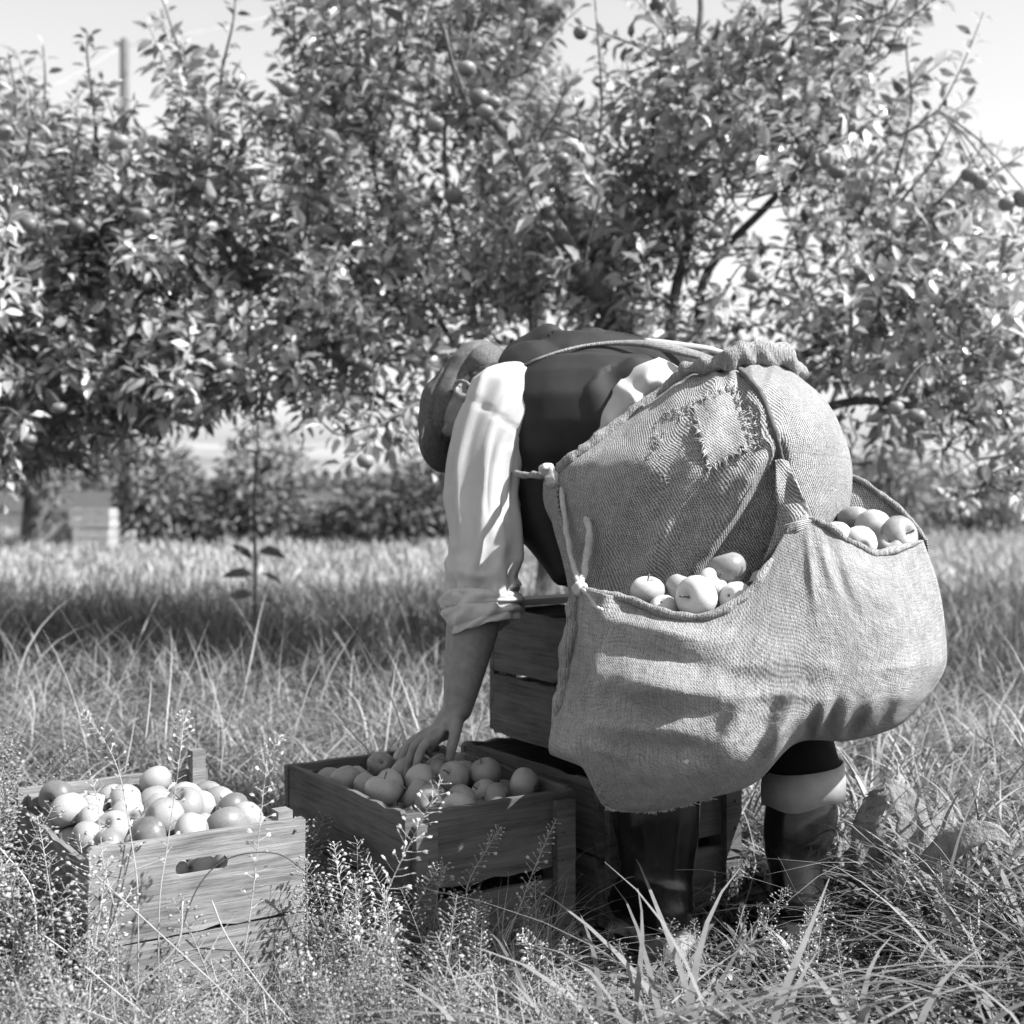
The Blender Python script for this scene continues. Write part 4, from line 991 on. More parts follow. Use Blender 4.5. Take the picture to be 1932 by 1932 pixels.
o, _ = sheet_px('shirt_tail', TAIL[0], 20, M['shirt'], shirt, TAIL[1], .003)
apron = empty('picking_apron', (.4, 2.5, 0)); AP = Matrix.Translation((-.4, -2.5, 0))
tag(apron, 'burlap picking apron tied round the waist with a bulging pouch of apples', 'apron')
def adopt(o): o.parent = apron; o.matrix_parent_inverse = AP; return o
GA = [[(1285, 708, 2.64), (1320, 700, 2.57), (1360, 694, 2.53), (1400, 690, 2.51), (1440, 688, 2.53), (1478, 692, 2.58), (1498, 702, 2.68), (1492, 710, 2.88)],
      [(1215, 764, 2.62), (1280, 748, 2.505), (1340, 740, 2.445), (1400, 736, 2.425), (1460, 736, 2.435), (1520, 744, 2.50), (1560, 758, 2.63), (1545, 765, 2.88)],
      [(1130, 830, 2.60), (1220, 816, 2.45), (1310, 808, 2.385), (1395, 805, 2.365), (1470, 808, 2.38), (1545, 816, 2.45), (1594, 828, 2.60), (1580, 835, 2.88)],
      [(1046, 893, 2.60), (1160, 888, 2.43), (1270, 885, 2.36), (1380, 882, 2.34), (1470, 882, 2.36), (1550, 886, 2.44), (1607, 892, 2.60), (1592, 897, 2.88)],
      [(1040, 975, 2.60), (1150, 980, 2.44), (1265, 980, 2.37), (1380, 980, 2.355), (1470, 980, 2.375), (1545, 980, 2.45), (1601, 980, 2.60), (1590, 980, 2.88)],
      [(1064, 1070, 2.56), (1160, 1070, 2.45), (1265, 1075, 2.39), (1375, 1080, 2.385), (1460, 1080, 2.42), (1535, 1080, 2.5), (1590, 1080, 2.62), (1580, 1080, 2.88)],
      [(1080, 1170, 2.52), (1170, 1180, 2.465), (1265, 1190, 2.43), (1370, 1190, 2.43), (1455, 1190, 2.47), (1530, 1190, 2.54), (1580, 1190, 2.65), (1570, 1190, 2.88)],
      [(1085, 1300, 2.52), (1170, 1310, 2.50), (1265, 1310, 2.48), (1370, 1310, 2.50), (1455, 1310, 2.55), (1530, 1310, 2.6), (1570, 1310, 2.7), (1560, 1310, 2.88)]]
def gs(u, v, cu, cv, su, sv, ang=0):
    c, s = cos(ang), sin(ang); a = (u - cu) * c + (v - cv) * s; b = -(u - cu) * s + (v - cv) * c
    return np.exp(-(a / su) ** 2 - (b / sv) ** 2)
def n2(u, v, sc, seed): return vnoise(np.stack([u.ravel(), v.ravel(), np.zeros(u.size)], 1), sc, seed).reshape(u.shape)
def apron_lump(u, v):
    L = .004 * n2(u, v, .016, 2) + .002 * n2(u, v, .04, 3)
    L += .014 * gs(u, v, 1250, 1000, 18, 160, .45) - .010 * gs(u, v, 1290, 1010, 16, 150, .45) + .010 * gs(u, v, 1180, 960, 16, 120, .55)
    L += .012 * gs(u, v, 1130, 830, 120, 12, -.62) - .012 * gs(u, v, 1150, 860, 130, 14, -.62)      # fold under the rolled hem
    L += .010 * np.exp(-((v - 700) / 26) ** 2) * np.sin(u * .16 + 2 * n2(u, v, .03, 5))               # gathers at the waist
    L += .007 * np.exp(-((v - 745) / 40) ** 2) * np.sin(u * .085)
    xs_ = np.interp(v, [690, 760, 830, 880, 960, 1080], [1398, 1442, 1466, 1476, 1450, 1400])
    L += np.where(u > xs_, .010, 0) * np.clip((1010 - v) / 60, 0, 1)                                   # right-hand panel laps over the left one
    xl = np.interp(v, [820, 860, 900, 980, 1050, 1120, 1200], [1468, 1462, 1436, 1388, 1342, 1300, 1290]); xr = np.interp(v, [820, 900, 980, 1060, 1200], [1474, 1480, 1482, 1462, 1440])
    L -= .05 / (1 + np.exp(-(u - xl) / 5)) / (1 + np.exp(-(xr - u) / 5)) * np.clip((v - 815) / 40, 0, 1)
    L += .014 * gs(u, v, 1395, 940, 14, 130, .5)
    return L
o, WA = sheet_px('apron_panel', GA, 22, M['burlap'], None, apron_lump); adopt(o)
def on_apron(u, v, off=.0):
    """nearest visible apron point to (u, v)"""
    P_ = WA.reshape(-1, 3); uu = CU + P_[:, 0] * F / P_[:, 1]; vv = HV - (P_[:, 2] - CAMZ) * F / P_[:, 1]
    j = np.argmin((uu - u) ** 2 + (vv - v) ** 2 + np.maximum(0, P_[:, 1] - 2.66) * 1e6)
    p = P_[j]; d = p[1] - off; return at(u, v, d)
def stitched(name, uvs, rad, mat, off=.004, fuzz=0, n=8):
    pts = catmull(np.array([on_apron(*q, off) for q in uvs]), n)
    pts += NP.normal(0, .0008, pts.shape)
    return adopt(MB().tube(pts, [rad * (1 + .10 * sin(i * .6) + .08 * sin(i * 1.37)) for i in range(len(pts))], 8).build(name, mat))
stitched('hem', [(1296, 700), (1240, 745), (1190, 782), (1130, 828), (1085, 862), (1050, 890)], .012, M['burlap_roll'], .003)
stitched('seam', [(1398, 698), (1425, 728), (1445, 765), (1462, 815), (1474, 868)], .0055, M['burlap'], .014)
# the rolled, knotted waist
wb = MB()
chain(wb, [at(1296, 697, 2.57), at(1335, 688, 2.535), at(1372, 684, 2.51), at(1400, 668, 2.51), at(1440, 664, 2.53), at(1470, 673, 2.57), at(1494, 694, 2.64), at(1503, 704, 2.74), at(1500, 706, 2.86)], [.013, .017, .020, .023, .024, .024, .021, .018, .018])
chain(wb, [at(1372, 694, 2.50), at(1382, 672, 2.50)], [.013, .018])
wb_fn = lambda V: .007 * np.sin((V[:, 0] + .5 * V[:, 2]) * 150 + 4 * vnoise(V, 12, 3)) * (.5 + .5 * vnoise(V, 18, 5)) + .004 * vnoise(V, 45, 8)
adopt(remesh(wb, 'knotted_waistband', M['burlap_roll'], None, .004, 2, wb_fn))
# patch, frayed
def patch(name, uvs, mat, off, fr):
    uvs = np.array(uvs, float); nU = nV = 14; V = []; uvc = []
    for i in range(nV + 1):
        for j in range(nU + 1):
            s, t = j / nU, i / nV
            q = (uvs[0] * (1 - s) + uvs[1] * s) * (1 - t) + (uvs[3] * (1 - s) + uvs[2] * s) * t
            if i in (0, nV) or j in (0, nU): q = q + NP.normal(0, 3.0, 2)
            V.append(on_apron(q[0], q[1], off + .002 * sin(5 * s + 4 * t))); uvc.append((s * .1, t * .14))
    V = np.array(V); m = nU + 1
    Q = [(i * m + j, (i + 1) * m + j, (i + 1) * m + j + 1, i * m + j + 1) for i in range(nV) for j in range(nU)]
    o = link(name, np_mesh(name, V, Q, uv=uvc), mat); sd = o.modifiers.new('t', 'SOLIDIFY'); sd.thickness = .003; adopt(o)
    f = MB(); c = uvs.mean(0)
    for e in range(4):
        a, b = uvs[e], uvs[(e + 1) % 4]
        for k in range(fr):
            q = a + (b - a) * NP.random(); out = (q - c) / np.linalg.norm(q - c); out = out + NP.normal(0, .5, 2)
            L = NP.uniform(3, 11); f.tube([on_apron(*(q - out * 4), off + .003), on_apron(*(q + out * L * .5), off + .006), on_apron(*(q + out * L), off + .003)], [.0008, .0007, .0004], 4)
    fo = f.build('frayed_threads', M['rope'], o); fo['kind'] = 'stuff'
patch('patch', [(1302, 762), (1384, 728), (1418, 838), (1338, 886)], M['burlap_patch'], .006, 34)
fw = MB()
for k in range(90):      # worn threads round the tear beside the patch
    s = NP.random(); q = np.array([1238 + 16 * s, 792 + 150 * s]) + NP.normal(0, 5, 2) if k % 2 else np.array([1245 + 60 * s, 785 - 12 * s]) + NP.normal(0, 5, 2)
    dv_ = NP.normal(0, 5, 2) + (4, 3); fw.tube([on_apron(*q, .002), on_apron(*(q + dv_ * .5), .006), on_apron(*(q + dv_), .002)], [.0008, .0007, .0004], 4)
for k in range(70):      # worn edge right of the patch
    s = NP.random(); q = np.array([1390 + 40 * s + 12 * sin(s * 3), 735 + 110 * s]) + NP.normal(0, 4, 2); dv_ = NP.normal(0, 5, 2)
    fw.tube([on_apron(*q, .004), on_apron(*(q + dv_ * .5), .009), on_apron(*(q + dv_), .004)], [.0008, .0007, .0004], 4)
fo = adopt(fw.build('worn_threads', M['rope'])); fo['kind'] = 'stuff'
# pouch
GP = [[(1088, 1108, 2.37), (1132, 1119, 2.285), (1180, 1130, 2.29), (1270, 1162, 2.23), (1345, 1160, 2.21), (1415, 1116, 2.22), (1490, 992, 2.28), (1532, 974, 2.29), (1590, 1014, 2.27), (1660, 1043, 2.3), (1742, 1020, 2.44)],
      [(1072, 1170, 2.37), (1116, 1184, 2.295), (1168, 1200, 2.25), (1270, 1228, 2.175), (1350, 1225, 2.155), (1430, 1200, 2.165), (1500, 1120, 2.2), (1550, 1085, 2.21), (1610, 1092, 2.215), (1680, 1110, 2.255), (1770, 1100, 2.44)],
      [(1060, 1250, 2.37), (1106, 1264, 2.275), (1160, 1280, 2.215), (1270, 1300, 2.135), (1355, 1300, 2.115), (1440, 1280, 2.125), (1515, 1230, 2.15), (1575, 1200, 2.165), (1640, 1190, 2.19), (1710, 1185, 2.25), (1783, 1180, 2.46)],
      [(1045, 1340, 2.342), (1092, 1353, 2.257), (1145, 1368, 2.207), (1260, 1385, 2.127), (1355, 1385, 2.107), (1445, 1362, 2.117), (1520, 1312, 2.137), (1585, 1290, 2.157), (1650, 1272, 2.187), (1718, 1258, 2.25), (1786, 1250, 2.45)],
      [(1035, 1412, 2.297), (1082, 1428, 2.252), (1122, 1448, 2.227), (1240, 1472, 2.157), (1345, 1462, 2.137), (1432, 1428, 2.137), (1510, 1366, 2.152), (1590, 1348, 2.184), (1660, 1332, 2.209), (1718, 1312, 2.285), (1765, 1295, 2.47)],
      [(1050, 1425, 2.355), (1126, 1462, 2.325), (1140, 1522, 2.305), (1235, 1531, 2.285), (1335, 1507, 2.265), (1425, 1477, 2.255), (1503, 1402, 2.255), (1600, 1396, 2.283), (1680, 1374, 2.303), (1722, 1345, 2.4), (1752, 1312, 2.49)],
      [(1075, 1400, 2.52), (1110, 1430, 2.52), (1150, 1470, 2.52), (1235, 1480, 2.52), (1335, 1460, 2.52), (1425, 1430, 2.52), (1503, 1370, 2.53), (1600, 1365, 2.54), (1680, 1345, 2.54), (1720, 1320, 2.56), (1745, 1300, 2.58)],
      [(1085, 1200, 2.48), (1128, 1210, 2.47), (1170, 1220, 2.45), (1260, 1230, 2.42), (1345, 1225, 2.42), (1425, 1210, 2.45), (1500, 1180, 2.5), (1590, 1160, 2.56), (1660, 1140, 2.58), (1700, 1130, 2.6), (1735, 1120, 2.6)]]
def pouch_lump(u, v):
    f = np.clip((v - 1180) / 80, 0, 1)
    L = .008 * n2(u, v, .009, 4) * f + .004 * n2(u, v, .02, 6) * f
    for cu_, cv_, su_, sv_, an_, am_ in ((1240, 1186, 110, 17, .2, .014), (1250, 1238, 110, 16, .2, -.014), (1265, 1300, 105, 22, .12, .019), (1212, 1332, 60, 17, .3, -.014), (1190, 1375, 75, 16, .1, .016), (1240, 1410, 65, 18, 0, -.016), (1150, 1420, 50, 14, .3, .012), (1290, 1385, 30, 26, .4, .012), (1380, 1400, 24, 50, .6, .012), (1352, 1380, 16, 40, .6, -.010), (1335, 1462, 50, 28, 0, .013), (1120, 1300, 30, 70, .1, .010),
                                         (1470, 1400, 16, 60, .35, .020), (1440, 1380, 16, 60, .35, -.014), (1400, 1330, 22, 70, .5, .008), (1528, 1378, 10, 36, .25, -.022), (1548, 1365, 10, 42, .25, .012), (1568, 1355, 9, 40, .3, -.020), (1590, 1370, 10, 36, .3, .014), (1612, 1376, 10, 30, .5, -.022), (1640, 1350, 12, 38, .5, .014), (1670, 1358, 12, 26, .7, -.019), (1700, 1335, 14, 32, .6, .010), (1738, 1211, 14, 14, 0, -.008), (1700, 1150, 60, 14, .5, .005), (1620, 1130, 12, 60, -.5, .005)):
        L += am_ * gs(u, v, cu_, cv_, su_, sv_, an_)
    L *= 1.0
    L += f * (  .004 * (1 - 2 * np.abs(n2(u, v * 1.6, .012, 14))) + .0012 * (1 - 2 * np.abs(n2(u + v * .5, v - u * .5, .05, 15))))
    L += .008 * gs(u, v, 1560, 1060, 10, 60, -.3) - .008 * gs(u, v, 1580, 1070, 10, 60, -.35) + .007 * gs(u, v, 1530, 1070, 8, 70, -.1)
    return L
o, WP = sheet_px('pouch', GP, 18, M['burlap_fine'], None, pouch_lump); adopt(o)
def rim(name, pts, rad, mat=None):
    P_ = catmull(np.array(pts), 12); P_ = P_ + np.stack([vnoise(P_, 45, k) for k in (1, 2, 3)], 1) * rad * .35
    return adopt(MB().tube(P_, [rad * (1 + .22 * sin(i * .7) * sin(i * .31 + 1)) * min(1, .35 + .16 * min(i, len(P_) - 1 - i)) for i in range(len(P_))], 8).build(name, mat or M['burlap_roll']))
fr = MB()
for k in range(150):      # ragged threads along the lower hem
    q = np.array([1142 + 200 * NP.random(), 0]); q[1] = np.interp(q[0], [1142, 1240, 1345], [1524, 1531, 1504]) - 2
    fr.tube([at(q[0], q[1] - 4, 2.285), at(q[0] + NP.normal(0, 2), q[1] + 3, 2.285), at(q[0] + NP.normal(0, 5), q[1] + NP.uniform(4, 9), 2.285)], [.0008, .0007, .0004], 4)
fo = adopt(fr.build('frayed_hem', M['rope'])); fo['kind'] = 'stuff'
rim('rim', px((1090, 1110, 2.365), (1132, 1119, 2.312), (1180, 1130, 2.287), (1270, 1161, 2.228), (1345, 1158, 2.208), (1415, 1115, 2.218), (1455, 1055, 2.24)), .0075)
rim('rim', px((1525, 976, 2.29), (1560, 993, 2.275), (1590, 1014, 2.268), (1625, 1032, 2.278), (1660, 1043, 2.298), (1742, 1020, 2.44)), .0065)
rim('side_seam', px((1086, 1112, 2.37), (1078, 1170, 2.35), (1068, 1250, 2.34), (1056, 1340, 2.335), (1042, 1415, 2.365)), .0125)
# hanger between the pouch and the apron seam
GH = [[(1462, 868, 2.335), (1475, 866, 2.325), (1488, 870, 2.335)], [(1466, 920, 2.285), (1486, 918, 2.30), (1504, 915, 2.285)], [(1464, 985, 2.30), (1498, 970, 2.285), (1530, 968, 2.30)], [(1440, 1060, 2.30), (1496, 1000, 2.285), (1536, 985, 2.295)]]
o, _ = sheet_px('hanger', GH, 8, M['burlap'], None, None); adopt(o)
tw_ = MB()
for k in range(5): tw_.tube(catmull(px((1478 + 6 * k, 992 + 3 * k, 2.277), (1505, 985 + 4 * k, 2.268), (1530, 982 + 3 * k, 2.28), (1540 - 4 * k, 1000 + 4 * k, 2.276)), 4), .0012, 4)
adopt(tw_.build('twine_stitches', M['rope']))
# far flap of the pouch beyond the hip
GF = [[(1600, 895, 2.62), (1650, 925, 2.60), (1708, 972, 2.56), (1746, 1018, 2.46)], [(1600, 950, 2.60), (1650, 980, 2.58), (1705, 1020, 2.54), (1752, 1060, 2.47)], [(1600, 1080, 2.58), (1650, 1090, 2.56), (1710, 1100, 2.54), (1768, 1110, 2.48)], [(1600, 1240, 2.58), (1650, 1250, 2.57), (1710, 1240, 2.56), (1780, 1230, 2.5)]]
o, _ = sheet_px('back_flap', GF, 8, M['burlap'], None, None); adopt(o)
rim('rim', px((1602, 895, 2.615), (1650, 924, 2.595), (1708, 971, 2.555), (1746, 1018, 2.46)), .006)
# left edge of the apron: torn strip, cord and knots
GE = [[(1026, 890, 2.64), (1050, 895, 2.58)], [(1026, 950, 2.63), (1054, 960, 2.57)], [(1052, 1010, 2.60), (1075, 1010, 2.55)], [(1072, 1080, 2.56), (1088, 1080, 2.52)], [(1080, 1120, 2.50), (1092, 1115, 2.46)]]
o, _ = sheet_px('torn_edge', GE, 8, M['burlap'], None, None); adopt(o)
rim('cord', px((1058, 920, 2.56), (1066, 980, 2.54), (1078, 1050, 2.50), (1092, 1105, 2.36)), .0055, M['rope'])
rim('cord', px((1105, 975, 2.48), (1112, 1000, 2.465), (1106, 1060, 2.46), (1094, 1108, 2.36)), .007, M['rope'])
rim('cord_end', px((1094, 1108, 2.355), (1112, 1122, 2.32), (1125, 1145, 2.29), (1140, 1152, 2.28)), .0042, M['rope'])
for kc, kr in (((1032, 886, 2.60), (.015, .015, .011)), ((1094, 1110, 2.355), (.012, .012, .014)), ((1042, 900, 2.59), (.013, .013, .018))):
    kn = MB(); ell(kn, at(*kc), (X, Y, Z), kr); adopt(remesh(kn, 'knot', M['rope'], None, .003, 2, folds(80, .004, 40)))
rim('waist_cord', px((968, 893, 2.72), (1000, 897, 2.68), (1030, 896, 2.61)), .007, M['burlap_roll'])
# cord across the back, widening into the cloth tie at the waist
adopt(cloth_strip('back_tie', px((985, 690, 2.80), (1010, 678, 2.78), (1060, 661, 2.80), (1110, 650, 2.83), (1170, 645, 2.83), (1230, 648, 2.79), (1300, 664, 2.70), (1360, 680, 2.56)), [.003, .0035, .004, .0045, .008, .014, .018, .016], M['burlap_roll'], None, .003))
adopt(cloth_strip('back_tie', px((1215, 640, 2.86), (1270, 648, 2.82), (1330, 655, 2.72), (1370, 665, 2.58)), [.008, .014, .016, .012], M['rope'], None, .003))

# apples in the pouch
BAGL, BAGG = 'pale apple in the near opening of the burlap pouch', 'apples in the near pouch opening'
BAGN = ['apple nearest the cord knot in the near pouch opening, its stem end up', 'apple half hidden behind the large front apple in the near pouch opening', 'largest apple resting on the near pouch rim, stem dimple turned sideways', 'topmost apple of the near pouch opening with an upright stem', 'apple between the topmost and the largest apple in the near pouch opening', 'apple lowest at the hanger side of the near pouch opening', 'apple mostly sunk behind the rim beside the largest pouch apple', 'apple deep in shade under the leaf in the near pouch opening', 'apple sunk behind the pouch rim close to the knotted cord']
BAGF = ['shaded apple tucked against the hip in the far pouch opening', 'middle top apple of the far pouch opening', 'big apple with a visible dimple at the outer end of the far pouch opening', 'apple lying on the rim closest to the hip in the far pouch opening', 'apple lying on the outer part of the far pouch rim', 'apple sunk behind the rim next to the pouch hanger']
for u, v, d, rp, dr in ((1221, 1116, 2.33, 33, (0, -.3, 1)), (1288, 1112, 2.335, 33, (.3, 0, 1)), (1316, 1128, 2.25, 42, (-.75, -.62, .1)), (1372, 1074, 2.32, 38, (-.3, .1, 1)), (1343, 1101, 2.30, 30, (.5, -.4, .5)), (1388, 1128, 2.275, 33, (.5, .5, -.2)), (1252, 1150, 2.285, 31, (.2, .5, -.6)), (1425, 1150, 2.33, 33, (0, 0, 1)), (1180, 1165, 2.36, 30, (0, 1, 1))):
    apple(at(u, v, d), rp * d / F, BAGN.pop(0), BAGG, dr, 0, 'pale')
for u, v, d, rp, dr in ((1612, 985, 2.50, 33, (0, .5, 1)), (1648, 997, 2.44, 35, (.3, 1, .4)), (1694, 1012, 2.42, 38, (.55, -.8, .25)), (1622, 1026, 2.36, 33, (0, 1, .2)), (1680, 1032, 2.41, 33, (.2, .6, -.4)), (1580, 1010, 2.37, 30, (0, .3, -1))):
    apple(at(u, v, d), rp * d / F, BAGF.pop(0), 'apples in the far pouch opening', dr, 0, 'pale')
lf = bpy.data.objects.new('fallen_leaf', LEAF_ONE[0]); col.objects.link(lf); tag(lf, 'curled apple leaf lying on the apples in the near pouch opening', 'leaf')
lf.matrix_world = Matrix.Translation(Vector(at(1408, 1100, 2.28))) @ Matrix(orient(np.array([[.9, .1, .5]]), np.array([[0, -.7, .7]]), None)[0].tolist()).to_4x4() @ Matrix.Scale(.05, 4)

#WEEDS
# ================================================================== weeds
def purse(path, r0, npods, spread, pod, seed, start=.25):
    """stalk with spoon-shaped seed pods on short side stalks; returns (stalk MB, pods V/F)"""
    rg = np.random.default_rng(seed); P_ = catmull(np.array(path), 8); k = len(P_)
    st = MB().tube(P_, np.linspace(r0, r0 * .4, k), 5); pods = MB(); ph = 0
    for i in range(npods):
        s = start + (1 - start) * (i / npods) ** .75; f = s * (k - 1) * .999; a = int(f); f -= a
        p = P_[a] * (1 - f) + P_[a + 1] * f; ax = norm(P_[a + 1] - P_[a]); ph += 2.4 + rg.normal(0, .3)
        e1 = norm(np.cross(ax, [.2, .3, 1])); e2 = np.cross(ax, e1)
        d = norm(ax * rg.uniform(.25, .6) + (cos(ph) * e1 + sin(ph) * e2)); sz = 1 - .5 * max(0, (s - .75) / .25)
        L = spread * sz * rg.uniform(.8, 1.2); q = p + d * L + [0, 0, .1 * L]
        pods.tube([p, p + d * L * .5, q], [r0 * .35, r0 * .3, r0 * .3], 3, False)
        w = norm(np.cross(d, rg.normal(0, 1, 3))); m = pod * sz * rg.uniform(.8, 1.2); n_ = np.cross(d, w) * m * .18
        pods.add([q, q + d * m * .6 + w * m * .42, q + d * m * 1.15 + w * m * .3, q + d * m, q + d * m * 1.15 - w * m * .3, q + d * m * .6 - w * m * .42, q + d * m * .6 + n_, q + d * m * .6 - n_],
                 [(0, 1, 6), (1, 2, 6), (2, 3, 6), (3, 4, 6), (4, 5, 6), (5, 0, 6), (1, 0, 7), (2, 1, 7), (3, 2, 7), (4, 3, 7), (5, 4, 7), (0, 5, 7)])
    return st, pods
def const_tone(o, t):
    a = o.data.attributes.new('tone', 'FLOAT', 'POINT'); a.data.foreach_set('value', np.full(len(o.data.vertices), t, np.float32)); return o
PLANTS = [
    ([(640, 1860, 2.02), (690, 1790, 2.02), (740, 1660, 2.03), (790, 1560, 2.03), (835, 1470, 2.03)], 34, .022, .0085, 'tall pale seed stalk leaning across the front of the dark crate', .9),
    ([(260, 1700, 2.12), (250, 1600, 2.14), (225, 1460, 2.16), (185, 1380, 2.17), (150, 1345, 2.18)], 30, .013, .007, 'seed stalk bending over the pale crate, its tip farthest from the picker', .85),
    ([(300, 1720, 2.10), (315, 1600, 2.12), (335, 1460, 2.14), (345, 1370, 2.15), (345, 1345, 2.15)], 32, .012, .007, 'upright seed stalk before the middle of the heaped pale crate', .85),
    ([(450, 1880, 2.06), (475, 1700, 2.08), (490, 1560, 2.09), (505, 1440, 2.10), (530, 1385, 2.10)], 34, .013, .008, 'seed stalk standing before the corner of the pale crate', .9),
    ([(220, 1750, 2.06), (195, 1630, 2.07), (185, 1520, 2.08), (170, 1460, 2.08)], 28, .012, .006, 'short bushy seed stalk in front of the heaped apples', .8),
    ([(100, 1750, 2.10), (85, 1620, 2.12), (70, 1540, 2.14)], 26, .012, .006, 'seed stalk beside the far side of the pale crate', .8),
    ([(690, 1880, 2.12), (660, 1760, 2.14), (640, 1660, 2.15), (630, 1590, 2.15)], 40, .014, .008, 'flowering weed with small pale pods between the two front crates', 1.),
    ([(720, 1850, 2.10), (730, 1760, 2.12), (720, 1680, 2.12), (690, 1620, 2.12)], 36, .014, .008, 'branching weed with pale pods before the dark crate', .95),
    ([(950, 1800, 2.22), (985, 1700, 2.24), (1020, 1610, 2.25), (1050, 1545, 2.25)], 30, .011, .006, 'slender weed in front of the dark crate\'s corner batten', .55),
    ([(900, 1760, 2.24), (880, 1680, 2.26), (920, 1600, 2.27), (945, 1560, 2.27)], 30, .011, .006, 'thin curved weed before the middle of the dark crate', .5),
    ([(980, 1900, 2.05), (1010, 1840, 2.06), (1000, 1790, 2.07), (985, 1760, 2.07)], 34, .013, .007, 'small flowering weed at the bottom near the picker\'s left boot', .95),
    ([(1680, 1760, 2.4), (1700, 1690, 2.42), (1715, 1640, 2.43), (1705, 1610, 2.43)], 26, .012, .006, 'small weed beside the broad dock leaves', .8),
]
for i, (pth, npod, spread, pod, lab, tn) in enumerate(PLANTS):
    P_ = px(*pth); b0 = np.array(P_[0]); b0[2] = 0; P_ = [b0 - [0, 0, .02]] + P_
    r = empty('seeding_weed', tuple(b0)); tag(r, lab, 'weed', 'tall seeding weeds')
    st, pods = purse([p - b0 for p in P_], .0014, int(npod * 1.6), spread, pod, 200 + i, .35)
    const_tone(st.build('stalk', M['weed'], r), tn * .8); po = const_tone(pods.build('seed_pods', M['weed'], r, False), tn); po['kind'] = 'stuff'
# a mass of smaller weeds
def weed_mass(n, region, hrange, seed, tone, name, label, patch=None):
    rg = np.random.default_rng(seed); T = []
    for k in range(7):
        bx, by = rg.normal(0, .22, 2)
        st, pods = purse([(0, 0, 0), (bx * .2, by * .2, .4), (bx * .7, by * .7, .75), (bx * 1.2, by * 1.2, 1.)], .006, 42, .075, .034, seed + k, .25)
        V = np.array(st.v + pods.v); o = len(st.v); tris = []
        for q in st.f + [tuple(i + o for i in f) for f in pods.f]:
            for j in range(1, len(q) - 1): tris.append((q[0], q[j], q[j + 1]))
        T.append((V, np.array(tris)))
    Vs, Fs, Ts, o = [], [], [], 0
    y0, y1, k0, k1 = region; c = 0
    while c < n:
        y = rg.uniform(y0, y1); x = (y * 966 / F * 1.2 + .1) * rg.uniform(k0, k1)
        if blocked(np.array([x]), np.array([y]), .005)[0]: continue
        if patch is not None and not patch(x, y, rg): continue
        c += 1; V, Fq = T[rg.integers(0, 7)]; a = rg.uniform(0, 6.28); h = rg.uniform(*hrange)
        Rz = np.array([[cos(a), -sin(a), 0], [sin(a), cos(a), 0], [0, 0, 1]])
        Vs.append((V * h * [1.15, 1.15, 1]) @ Rz.T + [x, y, -.01]); Fs.append(Fq + o); Ts.append(np.full(len(V), rg.uniform(*tone))); o += len(V)
    tag(link(name, np_mesh(name, np.concatenate(Vs), np.concatenate(Fs), np.concatenate(Ts), smooth=False), M['weed']), label, 'weeds', kind='stuff')
weed_mass(270, (1.75, 2.75, -1, -.05), (.10, .24), 300, (.15, .75), 'flowering_weeds', 'mass of small seeding weeds in front of the crates', lambda x, y, rg: not (-.58 < x < -.30 and y < 2.3 and rg.random() < .6))
weed_mass(60, (1.9, 2.35, -1, -.6), (.16, .30), 360, (.3, .9), 'flowering_weeds', 'pale seeding weeds half hiding the near corner of the pale crate', lambda x, y, rg: x < -.56)
weed_mass(90, (2.15, 3.0, -1, -.72), (.2, .36), 340, (.1, .6), 'flowering_weeds', 'taller dark weeds crowding the outer side of the pale crate')
weed_mass(110, (1.75, 2.7, -.05, 1), (.07, .17), 320, (.3, .9), 'flowering_weeds', 'scattered small seeding weeds in the grass around the boots', None)
# long arching dry stalks, bottom left
ARCS = [[(20, 1950, 1.95), (150, 1780, 1.97), (230, 1660, 1.98), (310, 1620, 1.99)], [(-30, 1700, 2.0), (90, 1770, 1.98), (230, 1880, 1.95), (330, 1960, 1.92)], [(60, 1960, 1.9), (130, 1930, 1.9), (230, 1950, 1.9)],
        [(120, 1980, 1.95), (220, 1890, 1.96), (330, 1790, 1.97), (345, 1700, 1.98)], [(180, 1650, 2.02), (300, 1760, 2.0), (440, 1890, 1.96), (500, 1960, 1.94)], [(330, 1800, 2.06), (370, 1680, 2.07), (430, 1620, 2.08), (520, 1610, 2.08), (585, 1650, 2.08)],
        [(560, 1940, 1.98), (500, 1870, 2.0), (430, 1770, 2.03), (400, 1700, 2.05)], [(0, 1880, 1.93), (110, 1890, 1.93), (250, 1940, 1.92)], [(750, 1950, 1.95), (830, 1860, 1.97), (950, 1830, 1.98)], [(0, 1600, 2.06), (60, 1680, 2.05), (70, 1800, 2.0)]]
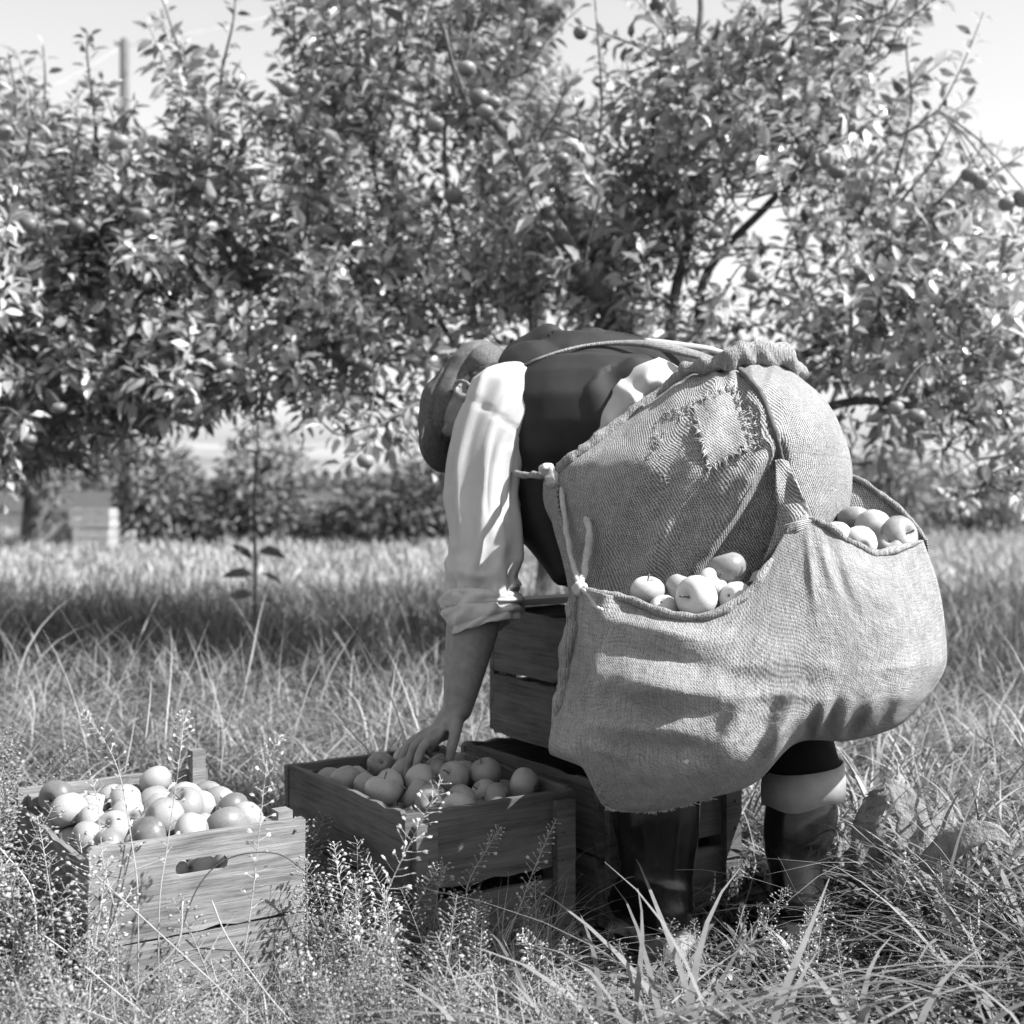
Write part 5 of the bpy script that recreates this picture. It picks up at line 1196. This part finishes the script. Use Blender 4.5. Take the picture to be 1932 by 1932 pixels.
for i, pth in enumerate(ARCS):
    tg_ = MB().tube(catmull(np.array(px(*pth)), 8), .0011, 5).build('dry_grass_stalk', M['weed'])
    const_tone(tg_, .75 + .2 * (i % 2)); 
    if i == 0: arc0 = tg_
    tag(tg_, 'long thin dry grass stalk arching through the weeds at the bottom left' if i not in (8, 5) else ('thin dry stalk curving low at the bottom centre' if i == 8 else 'dark thin stalk arching across the pale crate\'s front'), 'stalk', 'arching dry stalks')
    if i == 5: tg_.data.attributes['tone'].data.foreach_set('value', np.zeros(len(tg_.data.vertices), np.float32))
# dock leaves right of the boots
def broad_leaf(mb, pts, w, cup=.25):
    P_ = catmull(np.array(pts), 5); k = len(P_); V = []
    for i in range(k):
        s = i / (k - 1); t = norm(P_[min(i + 1, k - 1)] - P_[max(i - 1, 0)]); sd = norm(np.cross(t, norm([.1, -.8, .6]))); nn = np.cross(sd, t)
        hw = w * (sin(pi * min(1, s * .9 + .1)) ** .8 if s > .15 else .12 + s * 2.2) * (1 + .06 * sin(i * 2.1))
        for a_ in (-1, -.5, 0, .5, 1): V.append(P_[i] + sd * hw * a_ + nn * hw * cup * abs(a_) + nn * .0025 * sin(i * 1.3 + a_ * 3))
    mb.add(V, [(i * 5 + j, i * 5 + j + 1, (i + 1) * 5 + j + 1, (i + 1) * 5 + j) for i in range(k - 1) for j in range(4)])
dk = empty('dock_plant', tuple(at(1690, 1720, 2.62) * [1, 1, 0])); tag(dk, 'broad-leaved dock plant growing beside the folded boot top', 'plant')
DB = np.array(dk.location)
for j, (pts, w) in enumerate((([(1665, 1730, 2.66), (1640, 1640, 2.68), (1632, 1560, 2.66), (1650, 1500, 2.60), (1668, 1490, 2.56)], .034), ([(1690, 1730, 2.64), (1712, 1640, 2.66), (1722, 1560, 2.68), (1700, 1500, 2.70), (1668, 1470, 2.72)], .036), ([(1700, 1730, 2.60), (1745, 1650, 2.55), (1800, 1590, 2.51), (1870, 1570, 2.49), (1915, 1600, 2.47)], .026), ([(1650, 1730, 2.68), (1610, 1660, 2.70), (1590, 1600, 2.70), (1580, 1560, 2.68)], .022), ([(1705, 1720, 2.70), (1760, 1620, 2.74), (1780, 1540, 2.78), (1770, 1480, 2.80)], .028), ([(1680, 1740, 2.60), (1690, 1690, 2.54), (1730, 1660, 2.49), (1770, 1680, 2.46)], .024))):
    mb = MB(); broad_leaf(mb, [at(*q) - DB for q in pts], w); o = const_tone(mb.build('leaf', M['dock'], dk), .35 + .08 * j)
    sd = o.modifiers.new('t', 'SOLIDIFY'); sd.thickness = .0012
